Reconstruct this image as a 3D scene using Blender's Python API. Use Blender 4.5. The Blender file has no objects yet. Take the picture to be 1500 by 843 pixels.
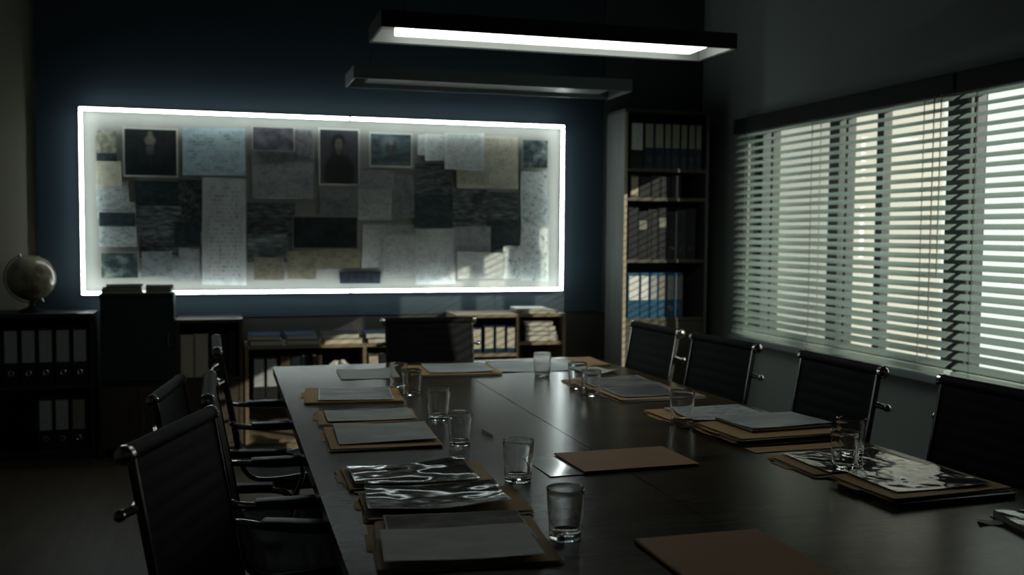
import bpy, bmesh, math, random
from mathutils import Vector, Matrix
random.seed(7)
SC = bpy.context.scene
COL = SC.collection
PI = math.pi

# ------------------------------------------------------------------ camera, world, sun, exposure
cam_d = bpy.data.cameras.new('camera')
cam = bpy.data.objects.new('camera', cam_d)
COL.objects.link(cam)
SC.camera = cam
# columns of the camera frame: right, up, back
right = Vector((0.9613912610814654, -0.2750859561046132, 0.007386465338724493))
up = Vector((0.008164880877985893, 0.05534467450199956, 0.9984339245661257))
back = Vector((-0.2750639522664459, -0.9598253402355444, 0.05545393047642161))
cam.matrix_world = Matrix(((right.x, up.x, back.x, 0.0), (right.y, up.y, back.y, 0.0),
                           (right.z, up.z, back.z, 1.39), (0, 0, 0, 1)))
cam_d.sensor_width = 36.0
cam_d.lens = 35.171
cam_d.clip_start = 0.02
cam_d.dof.use_dof = True
cam_d.dof.focus_distance = 2.9
cam_d.dof.aperture_fstop = 2.8

W = bpy.data.worlds.new('world')
SC.world = W
W.use_nodes = True
WORLD_STRENGTH = 1.2
bg = W.node_tree.nodes['Background']
bg.inputs[0].default_value = (0.92, 1.0, 0.93, 1)
bg.inputs[1].default_value = WORLD_STRENGTH

sun_d = bpy.data.lights.new('sun', 'SUN')
sun_d.energy = 3.6
sun_d.color = (1.0, 0.94, 0.80)
sun_d.angle = math.radians(0.4)
sun = bpy.data.objects.new('sun', sun_d)
COL.objects.link(sun)
sun.location = (12, -8, 8)
sun.rotation_euler = Vector((-1.0, 1.06, -0.48)).to_track_quat('-Z', 'Y').to_euler()

TUBE_POWER = 13.0      # radiance of the light case tubes
LAMP_POWER = 4.0      # radiance of the lit pendant

SC.view_settings.view_transform = 'Standard'
SC.view_settings.look = 'None'
SC.view_settings.exposure = 0.0
SC.view_settings.gamma = 1.0
SC.view_settings.use_curve_mapping = False
SC.cycles.max_bounces = 10
SC.cycles.diffuse_bounces = 4
SC.cycles.glossy_bounces = 4
SC.cycles.transmission_bounces = 10
SC.cycles.transparent_max_bounces = 12
SC.cycles.use_denoising = True
SC.cycles.sample_clamp_indirect = 4.0
SC.cycles.caustics_reflective = False
SC.cycles.caustics_refractive = False

# ------------------------------------------------------------------ materials
def new_mat(name):
    m = bpy.data.materials.new(name)
    m.use_nodes = True
    nt = m.node_tree
    return m, nt, nt.nodes['Principled BSDF']

def N(nt, typ, **kw):
    n = nt.nodes.new(typ)
    for k, v in kw.items():
        setattr(n, k, v)
    return n

def math_n(nt, op, a, b=None, c=None):
    n = nt.nodes.new('ShaderNodeMath')
    n.operation = op
    for i, v in enumerate((a, b, c)):
        if v is None:
            continue
        if isinstance(v, (int, float)):
            n.inputs[i].default_value = v
        else:
            nt.links.new(v, n.inputs[i])
    return n.outputs[0]

def mix_c(nt, fac, a, b):
    n = nt.nodes.new('ShaderNodeMix')
    n.data_type = 'RGBA'
    for key, v in ((0, fac), (6, a), (7, b)):
        if isinstance(v, (int, float)):
            n.inputs[key].default_value = v
        elif isinstance(v, tuple):
            n.inputs[key].default_value = (*v, 1) if len(v) == 3 else v
        else:
            nt.links.new(v, n.inputs[key])
    return n.outputs[2]

def sstep(nt, lo, hi, x):
    n = nt.nodes.new('ShaderNodeMapRange')
    n.interpolation_type = 'SMOOTHSTEP'
    nt.links.new(x, n.inputs[0])
    n.inputs[1].default_value = lo
    n.inputs[2].default_value = hi
    n.inputs[3].default_value = 0
    n.inputs[4].default_value = 1
    return n.outputs[0]

def noise(nt, vec, scale, detail=3, rough=0.55):
    n = nt.nodes.new('ShaderNodeTexNoise')
    n.inputs['Scale'].default_value = scale
    n.inputs['Detail'].default_value = detail
    n.inputs['Roughness'].default_value = rough
    if vec is not None:
        nt.links.new(vec, n.inputs['Vector'])
    return n.outputs[0]

def comb(nt, x, y, z):
    n = nt.nodes.new('ShaderNodeCombineXYZ')
    for i, v in enumerate((x, y, z)):
        if isinstance(v, (int, float)):
            n.inputs[i].default_value = v
        else:
            nt.links.new(v, n.inputs[i])
    return n.outputs[0]

def gen_uv(nt):
    t = nt.nodes.new('ShaderNodeTexCoord')
    s = nt.nodes.new('ShaderNodeSeparateXYZ')
    nt.links.new(t.outputs['Generated'], s.inputs[0])
    return t, s.outputs[0], s.outputs[1]

def plain(name, col, rough=0.5, metal=0.0, var=0.12, scale=8.0, bump=0.0, spec=0.5):
    m, nt, b = new_mat(name)
    t = nt.nodes.new('ShaderNodeTexCoord')
    nz = noise(nt, t.outputs['Object'], scale, 4)
    c0 = tuple(c * (1 - var) for c in col)
    c1 = tuple(min(1, c * (1 + var)) for c in col)
    nt.links.new(mix_c(nt, nz, c0, c1), b.inputs['Base Color'])
    b.inputs['Roughness'].default_value = rough
    b.inputs['Metallic'].default_value = metal
    b.inputs['Specular IOR Level'].default_value = spec
    if bump:
        bn = nt.nodes.new('ShaderNodeBump')
        bn.inputs['Strength'].default_value = bump
        bn.inputs['Distance'].default_value = 0.01
        nt.links.new(noise(nt, t.outputs['Object'], scale * 6, 5), bn.inputs['Height'])
        nt.links.new(bn.outputs[0], b.inputs['Normal'])
    return m

def wood(name, c0, c1, rough=0.45, stretch=(1.5, 18, 18), bump=0.03, spec=0.5):
    m, nt, b = new_mat(name)
    t = nt.nodes.new('ShaderNodeTexCoord')
    mp = nt.nodes.new('ShaderNodeMapping')
    mp.inputs['Scale'].default_value = stretch
    nt.links.new(t.outputs['Object'], mp.inputs[0])
    nz = noise(nt, mp.outputs[0], 1.6, 6, 0.6)
    f = sstep(nt, 0.3, 0.7, nz)
    nt.links.new(mix_c(nt, f, c0, c1), b.inputs['Base Color'])
    b.inputs['Roughness'].default_value = rough
    b.inputs['Specular IOR Level'].default_value = spec
    bn = nt.nodes.new('ShaderNodeBump')
    bn.inputs['Strength'].default_value = bump
    bn.inputs['Distance'].default_value = 0.005
    nt.links.new(nz, bn.inputs['Height'])
    nt.links.new(bn.outputs[0], b.inputs['Normal'])
    return m

def emit(name, col, power):
    m, nt, b = new_mat(name)
    b.inputs['Base Color'].default_value = (0.8, 0.8, 0.8, 1)
    b.inputs['Emission Color'].default_value = (*col, 1)
    b.inputs['Emission Strength'].default_value = power
    return m

def text_mat(name, paper, ink, lines=22, words=14, thr=0.46, blot=0.25, spots=0.0, rough=0.75, bumpy=0.0):
    """printed or written sheet: broken rows of ink inside margins, soft stains"""
    m, nt, b = new_mat(name)
    t, u, v = gen_uv(nt)
    seed = nt.nodes.new('ShaderNodeObjectInfo').outputs['Random']
    sd = math_n(nt, 'MULTIPLY', seed, 37.0)
    vl = math_n(nt, 'MULTIPLY', v, lines)
    row = math_n(nt, 'FLOOR', vl)
    fr = math_n(nt, 'FRACT', vl)
    lm = math_n(nt, 'MULTIPLY', sstep(nt, 0.2, 0.4, fr), math_n(nt, 'SUBTRACT', 1.0, sstep(nt, 0.65, 0.9, fr)))
    wn = noise(nt, comb(nt, math_n(nt, 'MULTIPLY', u, words * 1.8), math_n(nt, 'MULTIPLY', row, 5.37), sd), 1.0, 4, 0.7)
    wm = sstep(nt, thr, thr + 0.08, wn)
    mu = math_n(nt, 'MULTIPLY', sstep(nt, 0.06, 0.1, u), math_n(nt, 'SUBTRACT', 1.0, sstep(nt, 0.88, 0.94, u)))
    mv = math_n(nt, 'MULTIPLY', sstep(nt, 0.04, 0.07, v), math_n(nt, 'SUBTRACT', 1.0, sstep(nt, 0.92, 0.96, v)))
    ink_f = math_n(nt, 'MULTIPLY', math_n(nt, 'MULTIPLY', lm, wm), math_n(nt, 'MULTIPLY', mu, mv))
    bl = noise(nt, comb(nt, math_n(nt, 'MULTIPLY', u, 2.0), math_n(nt, 'MULTIPLY', v, 2.4), sd), 2.2, 5, 0.65)
    ink_f = math_n(nt, 'MULTIPLY', ink_f, math_n(nt, 'ADD', 0.25, bl))
    c = mix_c(nt, math_n(nt, 'MULTIPLY', sstep(nt, 0.42, 0.72, bl), blot), paper, ink)
    if spots:
        sp = noise(nt, comb(nt, math_n(nt, 'MULTIPLY', u, 5.0), math_n(nt, 'MULTIPLY', v, 5.0), math_n(nt, 'ADD', sd, 9.0)), 1.3, 4, 0.6)
        c = mix_c(nt, math_n(nt, 'MULTIPLY', sstep(nt, 0.56, 0.66, sp), spots), c, ink)
    c = mix_c(nt, math_n(nt, 'MULTIPLY', ink_f, 0.72), c, ink)
    nt.links.new(c, b.inputs['Base Color'])
    b.inputs['Roughness'].default_value = rough
    if bumpy:
        bn = nt.nodes.new('ShaderNodeBump')
        bn.inputs['Strength'].default_value = bumpy
        bn.inputs['Distance'].default_value = 0.01
        nt.links.new(bl, bn.inputs['Height'])
        nt.links.new(bn.outputs[0], b.inputs['Normal'])
    return m

def ell(nt, u, v, cx, cy, rx, ry, soft=0.25):
    a = math_n(nt, 'DIVIDE', math_n(nt, 'SUBTRACT', u, cx), rx)
    c = math_n(nt, 'DIVIDE', math_n(nt, 'SUBTRACT', v, cy), ry)
    d = math_n(nt, 'SQRT', math_n(nt, 'ADD', math_n(nt, 'MULTIPLY', a, a), math_n(nt, 'MULTIPLY', c, c)))
    return math_n(nt, 'SUBTRACT', 1.0, sstep(nt, 1 - soft, 1 + soft, d))

def photo_mat(name, c0, c1, c2, scale=3.0, spec=0.4, bstretch=(1.4, 2.2), bdet=3, border=0.0, shapes=(), stretch=(1.0, 1.0), rough=0.3, bumpy=0.0, seedmul=31.0, lo=0.35, hi=0.7, edge=(0.62, 0.64, 0.58), bscale=2.5):
    """photographic print: soft tonal clouds, drawn ellipses, optional pale border; bumpy = crinkled clear sleeve"""
    m, nt, b = new_mat(name)
    t, u, v = gen_uv(nt)
    seed = nt.nodes.new('ShaderNodeObjectInfo').outputs['Random']
    sd = math_n(nt, 'MULTIPLY', seed, seedmul)
    n1 = noise(nt, comb(nt, math_n(nt, 'MULTIPLY', u, stretch[0]), math_n(nt, 'MULTIPLY', v, stretch[1]), sd), scale, 6, 0.62)
    c = mix_c(nt, sstep(nt, lo, hi, n1), c0, c1)
    c = mix_c(nt, sstep(nt, hi - 0.05, hi + 0.15, n1), c, c2)
    for (cx, cy, rx, ry, soft, col, op) in shapes:
        c = mix_c(nt, math_n(nt, 'MULTIPLY', ell(nt, u, v, cx, cy, rx, ry, soft), op), c, col)
    if border:
        bu, bv = border if isinstance(border, tuple) else (border, border)
        mu = math_n(nt, 'MULTIPLY', math_n(nt, 'GREATER_THAN', u, bu), math_n(nt, 'LESS_THAN', u, 1 - bu))
        mv = math_n(nt, 'MULTIPLY', math_n(nt, 'GREATER_THAN', v, bv), math_n(nt, 'LESS_THAN', v, 1 - bv))
        c = mix_c(nt, math_n(nt, 'MULTIPLY', mu, mv), edge, c)
    nt.links.new(c, b.inputs['Base Color'])
    b.inputs['Roughness'].default_value = rough
    b.inputs['Specular IOR Level'].default_value = spec
    if bumpy:
        bn = nt.nodes.new('ShaderNodeBump')
        bn.inputs['Strength'].default_value = bumpy
        bn.inputs['Distance'].default_value = 0.02
        h = noise(nt, comb(nt, math_n(nt, 'MULTIPLY', u, bstretch[0]), math_n(nt, 'MULTIPLY', v, bstretch[1]), math_n(nt, 'ADD', sd, 5.0)), bscale, bdet, 0.45)
        nt.links.new(h, bn.inputs['Height'])
        nt.links.new(bn.outputs[0], b.inputs['Normal'])
    return m

M = {}
M['wall'] = plain('grey_plaster', (0.23, 0.26, 0.25), 0.85, var=0.06, scale=3, bump=0.05)
M['wall_beige'] = plain('beige_plaster', (0.42, 0.40, 0.31), 0.85, var=0.06, scale=3, bump=0.05)
M['navy'] = plain('navy_board', (0.017, 0.034, 0.046), 0.6, var=0.10, scale=2.5)
M['ceiling'] = plain('ceiling_paint', (0.12, 0.13, 0.14), 0.9, var=0.05)
M['floor'] = wood('floor_boards', (0.042, 0.030, 0.015), (0.074, 0.053, 0.027), 0.5, (14, 1.2, 1))
M['trim'] = plain('window_trim', (0.20, 0.25, 0.245), 0.5)
M['frame_dark'] = plain('dark_window_frame', (0.03, 0.045, 0.05), 0.45)
M['valance'] = plain('dark_valance', (0.010, 0.013, 0.014), 0.6, spec=0.2)
M['slat'] = plain('pale_slat', (0.60, 0.65, 0.62), 0.45, var=0.05)
def thin_slat(m):
    # thin painted slats let part of the daylight through
    nt = m.node_tree
    tr = nt.nodes.new('ShaderNodeBsdfTranslucent')
    tr.inputs[0].default_value = (0.84, 0.91, 0.87, 1)
    mx = nt.nodes.new('ShaderNodeMixShader')
    mx.inputs[0].default_value = 0.58
    nt.links.new(nt.nodes['Principled BSDF'].outputs[0], mx.inputs[1])
    nt.links.new(tr.outputs[0], mx.inputs[2])
    nt.links.new(mx.outputs[0], nt.nodes['Material Output'].inputs[0])
thin_slat(M['slat'])
M['cord'] = plain('cord', (0.25, 0.28, 0.26), 0.8)
M['table'] = wood('dark_table_veneer', (0.034, 0.029, 0.018), (0.078, 0.059, 0.033), 0.23, (1.2, 9, 9), 0.012, 0.075)
M['table_edge'] = plain('table_underside', (0.012, 0.012, 0.012), 0.5)
M['leather'] = plain('black_leather', (0.006, 0.007, 0.008), 0.6, var=0.2, scale=60, bump=0.03, spec=0.10)
M['chrome'] = plain('chrome', (0.62, 0.60, 0.56), 0.14, 1.0, var=0.03)
M['rail'] = plain('dark_polished_rail', (0.20, 0.20, 0.19), 0.25, 1.0, var=0.05)
M['plastic'] = plain('black_plastic', (0.012, 0.012, 0.013), 0.35)
M['tube'] = emit('light_tube', (0.86, 0.98, 0.97), TUBE_POWER)
M['tube_cap'] = plain('tube_joint', (0.10, 0.12, 0.12), 0.5)
M['dark_wall'] = plain('dark_grey_panel', (0.07, 0.08, 0.085), 0.7)
M['edge_sunlight'] = plain('painted_edge_sunlight', (0.40, 0.35, 0.25), 0.5)  # sunlight on the bookcase edge put into a paler wood colour
M['case'] = plain('case_frame', (0.25, 0.27, 0.28), 0.5)
M['board'] = plain('case_backboard', (0.36, 0.36, 0.33), 0.8, var=0.15, scale=3)
M['lamp_body'] = plain('lamp_housing', (0.012, 0.014, 0.016), 0.45)
M['lamp_body_far'] = plain('aluminium_housing', (0.22, 0.25, 0.26), 0.4)
M['lamp_white'] = plain('lamp_reflector', (0.32, 0.34, 0.34), 0.4)
M['lamp_glow'] = emit('lamp_diffuser', (0.98, 1.0, 0.90), LAMP_POWER)
M['lamp_off'] = plain('unlit_diffuser', (0.22, 0.24, 0.24), 0.4)
M['wire'] = plain('suspension_wire', (0.08, 0.08, 0.08), 0.4, 0.6)
M['black_wood'] = plain('black_shelf', (0.016, 0.018, 0.020), 0.45, var=0.2)
M['cab_dark'] = plain('dark_cabinet', (0.012, 0.018, 0.022), 0.5, var=0.15)
M['cab_brown'] = wood('brown_cabinet_door', (0.035, 0.028, 0.02), (0.055, 0.042, 0.028), 0.5, (14, 14, 1.5))
M['oak'] = wood('oak_shelf', (0.14, 0.105, 0.065), (0.22, 0.17, 0.105), 0.5, (1.5, 14, 14))
M['oak_v'] = wood('oak_upright', (0.14, 0.105, 0.065), (0.22, 0.17, 0.105), 0.5, (14, 14, 1.5))
M['grey_oak'] = wood('grey_oak', (0.10, 0.108, 0.10), (0.14, 0.148, 0.135), 0.55, (14, 14, 1.5))
M['dark_oak'] = wood('dark_oak_shelf', (0.05, 0.042, 0.03), (0.08, 0.066, 0.046), 0.55, (1.5, 14, 14))
M['shelf_back'] = plain('shelf_back', (0.028, 0.028, 0.025), 0.7)
M['binder_black'] = plain('black_binder', (0.014, 0.016, 0.020), 0.4, spec=0.2)
M['binder_navy'] = plain('navy_binder', (0.014, 0.03, 0.06), 0.4, spec=0.2)
M['binder_blue'] = plain('blue_binder', (0.02, 0.09, 0.17), 0.4, spec=0.2)
M['binder_grey'] = plain('grey_binder', (0.016, 0.018, 0.02), 0.5, spec=0.2)
M['binder_brown'] = plain('brown_binder', (0.06, 0.04, 0.025), 0.5)
M['binder_white'] = plain('white_file', (0.38, 0.37, 0.32), 0.6)
M['pages'] = plain('page_block', (0.46, 0.45, 0.38), 0.8, var=0.2, scale=40)
M['ring'] = plain('finger_ring', (0.5, 0.5, 0.5), 0.25, 1.0)
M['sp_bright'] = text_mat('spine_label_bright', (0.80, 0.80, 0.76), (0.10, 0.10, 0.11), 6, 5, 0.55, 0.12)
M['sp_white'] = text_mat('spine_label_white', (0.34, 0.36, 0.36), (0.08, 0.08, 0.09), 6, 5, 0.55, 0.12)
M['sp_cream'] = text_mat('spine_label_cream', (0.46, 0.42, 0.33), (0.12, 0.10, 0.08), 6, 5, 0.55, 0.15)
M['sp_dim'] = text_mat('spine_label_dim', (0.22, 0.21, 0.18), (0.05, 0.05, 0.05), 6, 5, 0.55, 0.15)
M['book_dark'] = plain('dark_book_cover', (0.03, 0.04, 0.04), 0.5)
M['manila'] = plain('manila_card', (0.50, 0.32, 0.135), 0.65, var=0.10, scale=5, bump=0.03, spec=0.25)
M['manila_dark'] = plain('worn_manila_card', (0.34, 0.23, 0.12), 0.65, var=0.18, scale=6, bump=0.03)
M['kraft'] = plain('brown_card', (0.42, 0.215, 0.085), 0.6, var=0.08, scale=4, bump=0.03, spec=0.25)
M['paper'] = plain('plain_paper', (0.58, 0.58, 0.54), 0.75, var=0.06)
M['paper_dim'] = plain('grey_paper', (0.36, 0.38, 0.37), 0.6, var=0.10, scale=4)
M['black_card'] = plain('black_card', (0.012, 0.013, 0.014), 0.3)
M['clear'] = plain('clear_film_edge', (0.45, 0.48, 0.46), 0.12, var=0.1)

M['tx_white'] = text_mat('sheet_white', (0.74, 0.78, 0.75), (0.10, 0.12, 0.14), 18, 12, 0.44, 0.2)
M['tx_white2'] = text_mat('sheet_white_written', (0.58, 0.61, 0.60), (0.09, 0.11, 0.12), 26, 9, 0.5, 0.3)
M['tx_blue'] = text_mat('sheet_pale_blue', (0.50, 0.64, 0.68), (0.09, 0.16, 0.20), 15, 9, 0.5, 0.4)
M['tx_grey'] = text_mat('sheet_grey', (0.36, 0.37, 0.38), (0.09, 0.10, 0.11), 24, 10, 0.46, 0.45)
M['tx_grey2'] = text_mat('sheet_light_grey', (0.56, 0.57, 0.56), (0.10, 0.11, 0.12), 22, 11, 0.48, 0.3)
M['tx_cream'] = text_mat('sheet_cream', (0.66, 0.63, 0.49), (0.14, 0.14, 0.12), 26, 14, 0.46, 0.3)
M['tx_pale'] = text_mat('sheet_pale', (0.56, 0.63, 0.61), (0.10, 0.14, 0.15), 9, 7, 0.48, 0.5, 0.3)
M['tx_dim'] = text_mat('sheet_dim', (0.26, 0.29, 0.30), (0.08, 0.09, 0.10), 16, 8, 0.5, 0.6)
M['tx_tan'] = text_mat('sheet_tan', (0.26, 0.23, 0.16), (0.09, 0.08, 0.06), 10, 6, 0.5, 0.7, 0.3)
M['tx_spot'] = text_mat('sheet_spotted', (0.60, 0.65, 0.63), (0.08, 0.11, 0.13), 12, 6, 0.52, 0.3, 0.85)
M['tx_spot2'] = text_mat('sheet_spotted_pale', (0.54, 0.59, 0.57), (0.08, 0.11, 0.13), 14, 5, 0.5, 0.45, 0.7)
TEAL = (0.05, 0.075, 0.08)
M['ph_pale'] = photo_mat('print_pale', (0.20, 0.20, 0.15), (0.42, 0.42, 0.34), (0.6, 0.6, 0.5), 4)
M['ph_dark'] = photo_mat('print_dark', (0.03, 0.045, 0.05), (0.07, 0.10, 0.11), (0.2, 0.23, 0.22), 5, stretch=(1, 1.6))
M['ph_murk'] = photo_mat('print_murky', (0.04, 0.052, 0.056), (0.14, 0.16, 0.16), (0.38, 0.41, 0.39), 3.2, stretch=(1.3, 3.4), lo=0.36, hi=0.62)
M['ph_murk2'] = photo_mat('print_murky_blue', (0.06, 0.075, 0.082), (0.20, 0.23, 0.235), (0.42, 0.45, 0.44), 3, stretch=(1.2, 3.6), lo=0.36, hi=0.6)
M['ph_black'] = photo_mat('print_black', (0.015, 0.02, 0.022), (0.035, 0.045, 0.048), (0.09, 0.1, 0.1), 5, border=(0.012, 0.05), edge=(0.25, 0.26, 0.24))
M['ph_grey'] = photo_mat('print_grey', (0.16, 0.16, 0.17), (0.28, 0.28, 0.29), (0.4, 0.4, 0.4), 4)
M['ph_cloud'] = photo_mat('print_cloud', (0.08, 0.08, 0.10), (0.26, 0.25, 0.27), (0.5, 0.48, 0.48), 2.2, border=0.02)
M['ph_teal'] = photo_mat('print_teal', (0.04, 0.06, 0.068), (0.14, 0.18, 0.18), (0.46, 0.48, 0.42), 3.0, lo=0.4, hi=0.58, border=0.025, edge=(0.4, 0.42, 0.3))
M['ph_fig'] = photo_mat('print_figure', (0.05, 0.08, 0.09), (0.15, 0.20, 0.21), (0.42, 0.46, 0.46), 3.5, border=(0.035, 0.05), stretch=(1, 1.6),
    shapes=((0.48, 0.66, 0.2, 0.2, 0.6, (0.34, 0.37, 0.37), 0.6), (0.46, 0.56, 0.10, 0.16, 0.5, (0.05, 0.06, 0.065), 0.8), (0.58, 0.58, 0.07, 0.18, 0.5, (0.06, 0.065, 0.07), 0.8), (0.5, 0.70, 0.05, 0.06, 0.5, (0.36, 0.34, 0.32), 0.8), (0.50, 0.55, 0.035, 0.05, 0.5, (0.22, 0.13, 0.11), 0.6)))
M['ph_port1'] = photo_mat('print_portrait_wide', (0.022, 0.028, 0.032), (0.05, 0.052, 0.05), (0.08, 0.07, 0.06), 2.5, border=(0.028, 0.035),
    shapes=((0.5, 0.16, 0.40, 0.42, 0.3, (0.022, 0.032, 0.038), 0.95), (0.5, 0.5, 0.13, 0.28, 0.25, (0.025, 0.032, 0.036), 0.95),
            (0.36, 0.42, 0.10, 0.16, 0.5, (0.05, 0.062, 0.07), 0.5), (0.64, 0.42, 0.10, 0.16, 0.5, (0.05, 0.062, 0.07), 0.5),
            (0.49, 0.58, 0.072, 0.13, 0.4, (0.17, 0.155, 0.145), 0.85), (0.49, 0.74, 0.098, 0.10, 0.35, (0.27, 0.245, 0.21), 0.85), (0.49, 0.86, 0.045, 0.075, 0.4, (0.27, 0.245, 0.21), 0.7),
            (0.49, 0.645, 0.058, 0.016, 0.5, (0.05, 0.05, 0.05), 0.8), (0.50, 0.36, 0.03, 0.18, 0.5, (0.08, 0.075, 0.07), 0.5)))
M['ph_port2'] = photo_mat('print_portrait_tall', (0.05, 0.05, 0.06), (0.085, 0.085, 0.095), (0.12, 0.12, 0.13), 1.6, border=(0.035, 0.026),
    shapes=((0.5, 0.22, 0.38, 0.34, 0.2, (0.014, 0.018, 0.022), 0.97), (0.48, 0.78, 0.16, 0.13, 0.2, (0.016, 0.018, 0.02), 0.97), (0.36, 0.6, 0.06, 0.2, 0.3, (0.018, 0.02, 0.024), 0.6),
            (0.49, 0.72, 0.095, 0.105, 0.25, (0.19, 0.165, 0.15), 0.9), (0.49, 0.60, 0.05, 0.06, 0.4, (0.13, 0.115, 0.11), 0.8), (0.49, 0.745, 0.08, 0.012, 0.5, (0.06, 0.05, 0.05), 0.7)))
M['ph_film'] = photo_mat('film_negatives', (0.02, 0.025, 0.035), (0.05, 0.06, 0.08), (0.18, 0.2, 0.22), 6, stretch=(3, 0.3), border=(0.0, 0.14), edge=(0.03, 0.03, 0.04))
# prints and sheets on the table
M['sleeve'] = photo_mat('crinkled_sleeve', spec=0.5, c0=(0.04, 0.042, 0.038), c1=(0.12, 0.105, 0.08), c2=(0.16, 0.16, 0.14), scale=3, border=(0.02, 0.03), edge=(0.40, 0.43, 0.41), rough=0.09, bumpy=1.0, bscale=1.7, bstretch=(1.5, 0.9), bdet=1.5)
M['sleeve_flat'] = photo_mat('glossy_sleeve', (0.03, 0.035, 0.034), (0.08, 0.08, 0.07), (0.15, 0.15, 0.14), 3, border=(0.03, 0.035), edge=(0.26, 0.27, 0.25), rough=0.08, bumpy=0.6, bscale=2.4, bstretch=(1.4, 1.0), bdet=1.5)
M['tab_photo'] = photo_mat('landscape_print', (0.03, 0.033, 0.03), (0.12, 0.105, 0.08), (0.30, 0.29, 0.25), 2.0, border=(0.015, 0.02), rough=0.55, spec=0.1, lo=0.4, hi=0.56, stretch=(1, 1.5))
M['tab_photo2'] = photo_mat('grey_print', (0.09, 0.10, 0.11), (0.26, 0.27, 0.26), (0.46, 0.46, 0.42), 2.4, border=(0.02, 0.03), rough=0.35, stretch=(0.8, 2))
M['tab_sheet'] = text_mat('table_sheet', (0.52, 0.54, 0.52), (0.16, 0.18, 0.20), 22, 12, 0.5, 0.35, 0, 0.5, 0.15)
M['tab_sheet2'] = text_mat('table_sheet_blot', (0.50, 0.55, 0.56), (0.10, 0.14, 0.20), 12, 5, 0.5, 0.5, 0.8, 0.55, 0.15)
M['tab_grey'] = photo_mat('grey_cover_sheet', (0.36, 0.39, 0.37), (0.50, 0.53, 0.50), (0.60, 0.62, 0.58), 1.8, rough=0.55, stretch=(1, 1.5), bumpy=0.1)
M['tab_blue'] = photo_mat('blue_grey_sheet', (0.36, 0.41, 0.44), (0.56, 0.61, 0.63), (0.66, 0.70, 0.70), 1.8, rough=0.5, stretch=(1, 1.2), bumpy=0.15)

def glass_mat():
    m, nt, b = new_mat('clear_glass')
    b.inputs['Base Color'].default_value = (1, 1, 1, 1)
    b.inputs['Roughness'].default_value = 0.0
    b.inputs['IOR'].default_value = 1.48
    b.inputs['Transmission Weight'].default_value = 1.0
    return m
M['glass'] = glass_mat()

def pane_mat():
    m, nt, b = new_mat('window_pane')
    out = nt.nodes['Material Output']
    tr = nt.nodes.new('ShaderNodeBsdfTransparent')
    tr.inputs[0].default_value = (0.97, 0.98, 0.96, 1)
    gl = nt.nodes.new('ShaderNodeBsdfGlossy')
    gl.inputs['Roughness'].default_value = 0.02
    lw = nt.nodes.new('ShaderNodeLayerWeight')
    f5 = math_n(nt, 'MULTIPLY_ADD', math_n(nt, 'POWER', lw.outputs['Facing'], 5.0), 0.8, 0.04)
    mx = nt.nodes.new('ShaderNodeMixShader')
    nt.links.new(f5, mx.inputs[0])
    nt.links.new(tr.outputs[0], mx.inputs[1])
    nt.links.new(gl.outputs[0], mx.inputs[2])
    nt.links.new(mx.outputs[0], out.inputs[0])
    return m
M['pane'] = pane_mat()

def globe_mat():
    m, nt, b = new_mat('globe_map')
    t = nt.nodes.new('ShaderNodeTexCoord')
    n1 = noise(nt, t.outputs['Object'], 5.0, 5, 0.6)
    n2 = noise(nt, t.outputs['Object'], 22, 4, 0.6)
    c = mix_c(nt, sstep(nt, 0.44, 0.60, n1), (0.36, 0.32, 0.22), (0.13, 0.095, 0.06))
    c = mix_c(nt, math_n(nt, 'MULTIPLY', sstep(nt, 0.5, 0.7, n2), 0.5), c, (0.30, 0.22, 0.12))
    nt.links.new(c, b.inputs['Base Color'])
    b.inputs['Roughness'].default_value = 0.22
    return m
M['globe'] = globe_mat()

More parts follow.
